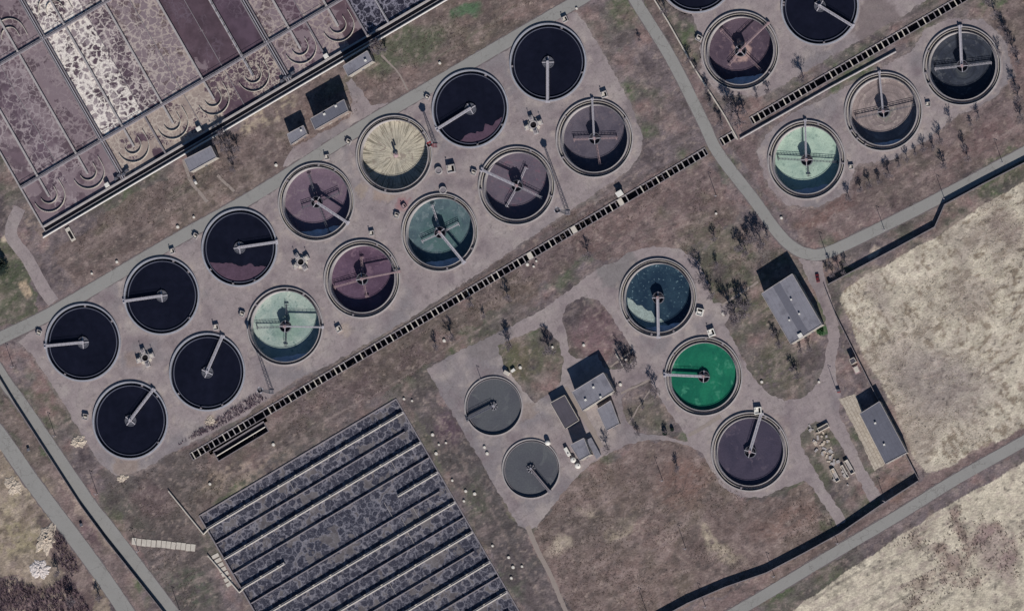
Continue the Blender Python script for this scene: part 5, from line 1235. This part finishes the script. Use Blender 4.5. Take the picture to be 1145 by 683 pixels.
for i in range(46):
    f = rr.random(); x = 911+f*34+rr.uniform(-9, 9); y = 480+f*58+rr.uniform(-7, 7)
    b = MB(); w, d = rr.uniform(0.8, 2.4), rr.uniform(0.6, 1.6); h = rr.uniform(0.2, 0.7)
    b.prism([(-w/2, -d/2), (w/2, -d/2*rr.uniform(0.6, 1)), (w/2*rr.uniform(0.7, 1), d/2), (-w/2*rr.uniform(0.7, 1), d/2*rr.uniform(0.7, 1))], 0, h)
    o = b.build('concrete_rubble', M['conc'] if rr.random() < 0.6 else M['sand'], None, P(x, y), rr.uniform(0, 3.1)); tag(o, 'broken pale concrete piece in the rubble yard between the two concrete strips', 'rubble', 'broken concrete in the rubble yard')
def openbox(x, y, sx, sy, h, rot, mat, label):
    rt = empty('concrete_trough', P(x, y), R_(rot)); tag(rt, label, 'trough', 'concrete troughs in the rubble yard'); b = MB()
    for s in (-1, 1): b.box((0, s*(sy/2-0.12), h/2), (sx, 0.24, h)); b.box((s*(sx/2-0.12), 0, h/2), (0.24, sy-0.5, h))
    b.build('sides', M[mat], rt); MB().box((0, 0, 0.2), (sx-0.5, sy-0.5, 0.3)).build('base', M['conc'], rt)
for x, y, sx, sy, h, r, l in ((934, 531, 7, 2.4, 1.4, -62, 'left of three long pale troughs in the rubble yard'), (945, 527, 7, 1.4, 1.3, -62, 'middle of three long pale troughs in the rubble yard'), (950, 522, 7.5, 2.4, 1.6, -60, 'right of three long pale troughs in the rubble yard'), (921, 478, 6, 2.2, 1.5, 28, 'pale trough at the top of the rubble yard, set crosswise')):
    openbox(x, y, sx, sy, h, r, 'conc_pale', l)
def prop(name, x, y, parts, label, cat, rot=0, group=None):
    rt = empty(name, P(x, y), R_(rot)); tag(rt, label, cat, group)
    for nm, mt, c, d in parts: MB().box(c, d).build(nm, M[mt], rt)
prop('steel_tank', 635, 505, [('body', 'white', (0, 0, 0.9), (4.6, 1.8, 1.8)), ('hatch', 'steel_dark', (0.8, 0, 1.9), (0.7, 0.7, 0.2)), ('cradle', 'conc_dark', (0, 0, 0.05), (3.6, 2.2, 0.1))], 'white rectangular tank left of the small square building', 'tank', -60)
for x, y, l in ((641.5, 514, 'upper of two beside the small square building'), (646.5, 520.5, 'lower of two beside the small square building')):
    rt = empty('round_tank', P(x, y)); tag(rt, 'white round storage tank, '+l, 'tank', 'white round tanks'); MB().tube((0, 0, 0), (0, 0, 1.6), 1.4, n=24).build('shell', M['white'], rt); MB().dome(1.4, 1.6, 0.5).build('top', M['white'], rt); MB().tube((0.6, 0, 1.8), (0.6, 0, 2.3), 0.25, n=10).build('hatch', M['steel_dark'], rt)
rt = empty('round_tank', P(613, 495)); tag(rt, 'white domed tank at the upper right rim of the lower small grey clarifier', 'tank'); MB().tube((0, 0, 0), (0, 0, 2.0), 1.3, n=24).build('shell', M['white'], rt); MB().dome(1.3, 2.0, 0.8).build('top', M['white'], rt)
prop('control_cabinet', 567, 417, [('body', 'conc_pale', (0, 0, 1), (2.8, 1.8, 2.0)), ('door', 'steel', (0, -0.93, 1), (1.0, 0.06, 1.6))], 'pale cabinet at the upper right rim of the upper small grey clarifier', 'cabinet', -30)
prop('control_cabinet', 574, 414, [('body', 'white', (0, 0, 0.7), (2.2, 1.2, 1.4)), ('door', 'steel', (0, -0.63, 0.7), (0.8, 0.06, 1.1))], 'white cabinet just right of the pale one above the upper small grey clarifier', 'cabinet', 35)
prop('inspection_pit', 79, 262, [('wall', 'conc_pale', (0, 0, 0.35), (2.6, 7.4, 0.7)), ('opening', 'hole', (0, -0.5, 0.72), (1.5, 4.4, 0.06))], 'narrow pale walled pit below the lower left end of the white pipe', 'pit', 30)
prop('low_wall', 694, 404, [('wall', 'white', (0, 0, 0.9), (8.5, 0.35, 1.8)), ('coping', 'conc_pale', (0, 0, 1.86), (8.7, 0.5, 0.1))], 'short white wall under a bare tree right of the central cluster', 'wall', -60)
prop('pump_unit', 219, 204, [('body', 'white', (0, 0, 0.6), (1.2, 2.0, 1.2)), ('hood', 'steel_dark', (0, 0.9, 1.3), (1.4, 1.2, 0.4))], 'small pump unit on the path below the left pump house', 'pump', 30)
prop('pump_unit', 938, 437, [('body', 'red', (0, 0, 0.6), (1.6, 1.6, 1.2)), ('hood', 'steel_dark', (0, 0.2, 1.3), (1.7, 1.2, 0.3))], 'dark red unit beside the lane above the slab paving', 'pump', 10)
prop('garden_bed', 958, 413, [('frame', 'rust', (0, 0, 0.3), (3, 4, 0.6)), ('load', 'conc_pale', (0, 0, 0.75), (2.2, 3, 0.3))], 'pink and white pallet of scrap beside the right fence', 'pallet', 25)
for x, y, l in ((96, 501, 'left'), (32, 502, 'upper'), (91, 586, 'lower')):
    if l == 'left': continue
    prop('marker_box', x, y, [('body', 'white', (0, -0.3, 0.6), (1.3, 1.3, 1.2)), ('lid', 'steel_dark', (0, -0.3, 1.24), (1.5, 1.5, 0.08))], l+' of two small white boxes between the two left roads', 'box', 20, 'white boxes between the left roads')
# ------------------------------------------------------------------ car
def car(x, y, rot, label):
    rt = empty('parked_car', P(x, y), R_(rot)); tag(rt, label, 'car')
    b = MB(); prof = [(-2.1, 0.35), (-2.15, 0.75), (-1.9, 0.95), (0.9, 1.0), (2.0, 0.85), (2.15, 0.6), (2.1, 0.35)]
    n = len(prof); b.quadbox([(p[0], -0.85, p[1]) for p in prof], [(p[0], 0.85, p[1]) for p in prof]); b.build('body', M['car_red'], rt)
    b = MB(); b.quadbox([(-1.7, -0.75, 0.95), (0.9, -0.75, 0.98), (0.9, 0.75, 0.98), (-1.7, 0.75, 0.95)], [(-1.3, -0.6, 1.42), (0.3, -0.6, 1.42), (0.3, 0.6, 1.42), (-1.3, 0.6, 1.42)]); b.build('windows', M['glass'], rt)
    MB().box((-0.5, 0, 1.44), (1.55, 1.16, 0.05)).build('roof', M['car_red'], rt)
    for sx in (-1.35, 1.35):
        for sy in (-1, 1):
            w = MB().tube((sx, sy*0.9, 0.32), (sx, sy*0.68, 0.32), 0.32, n=14).build('wheel', M['tyre'], rt); MB().tube((sx, sy*0.92, 0.32), (sx, sy*0.9, 0.32), 0.18, n=10).build('rim', M['steel'], w)
    for sy in (-1, 1): MB().box((2.13, sy*0.6, 0.66), (0.06, 0.3, 0.14)).build('headlight', M['white'], rt)
car(914.5, 311, 100, 'dark red car parked on the lane beside the long grey building')
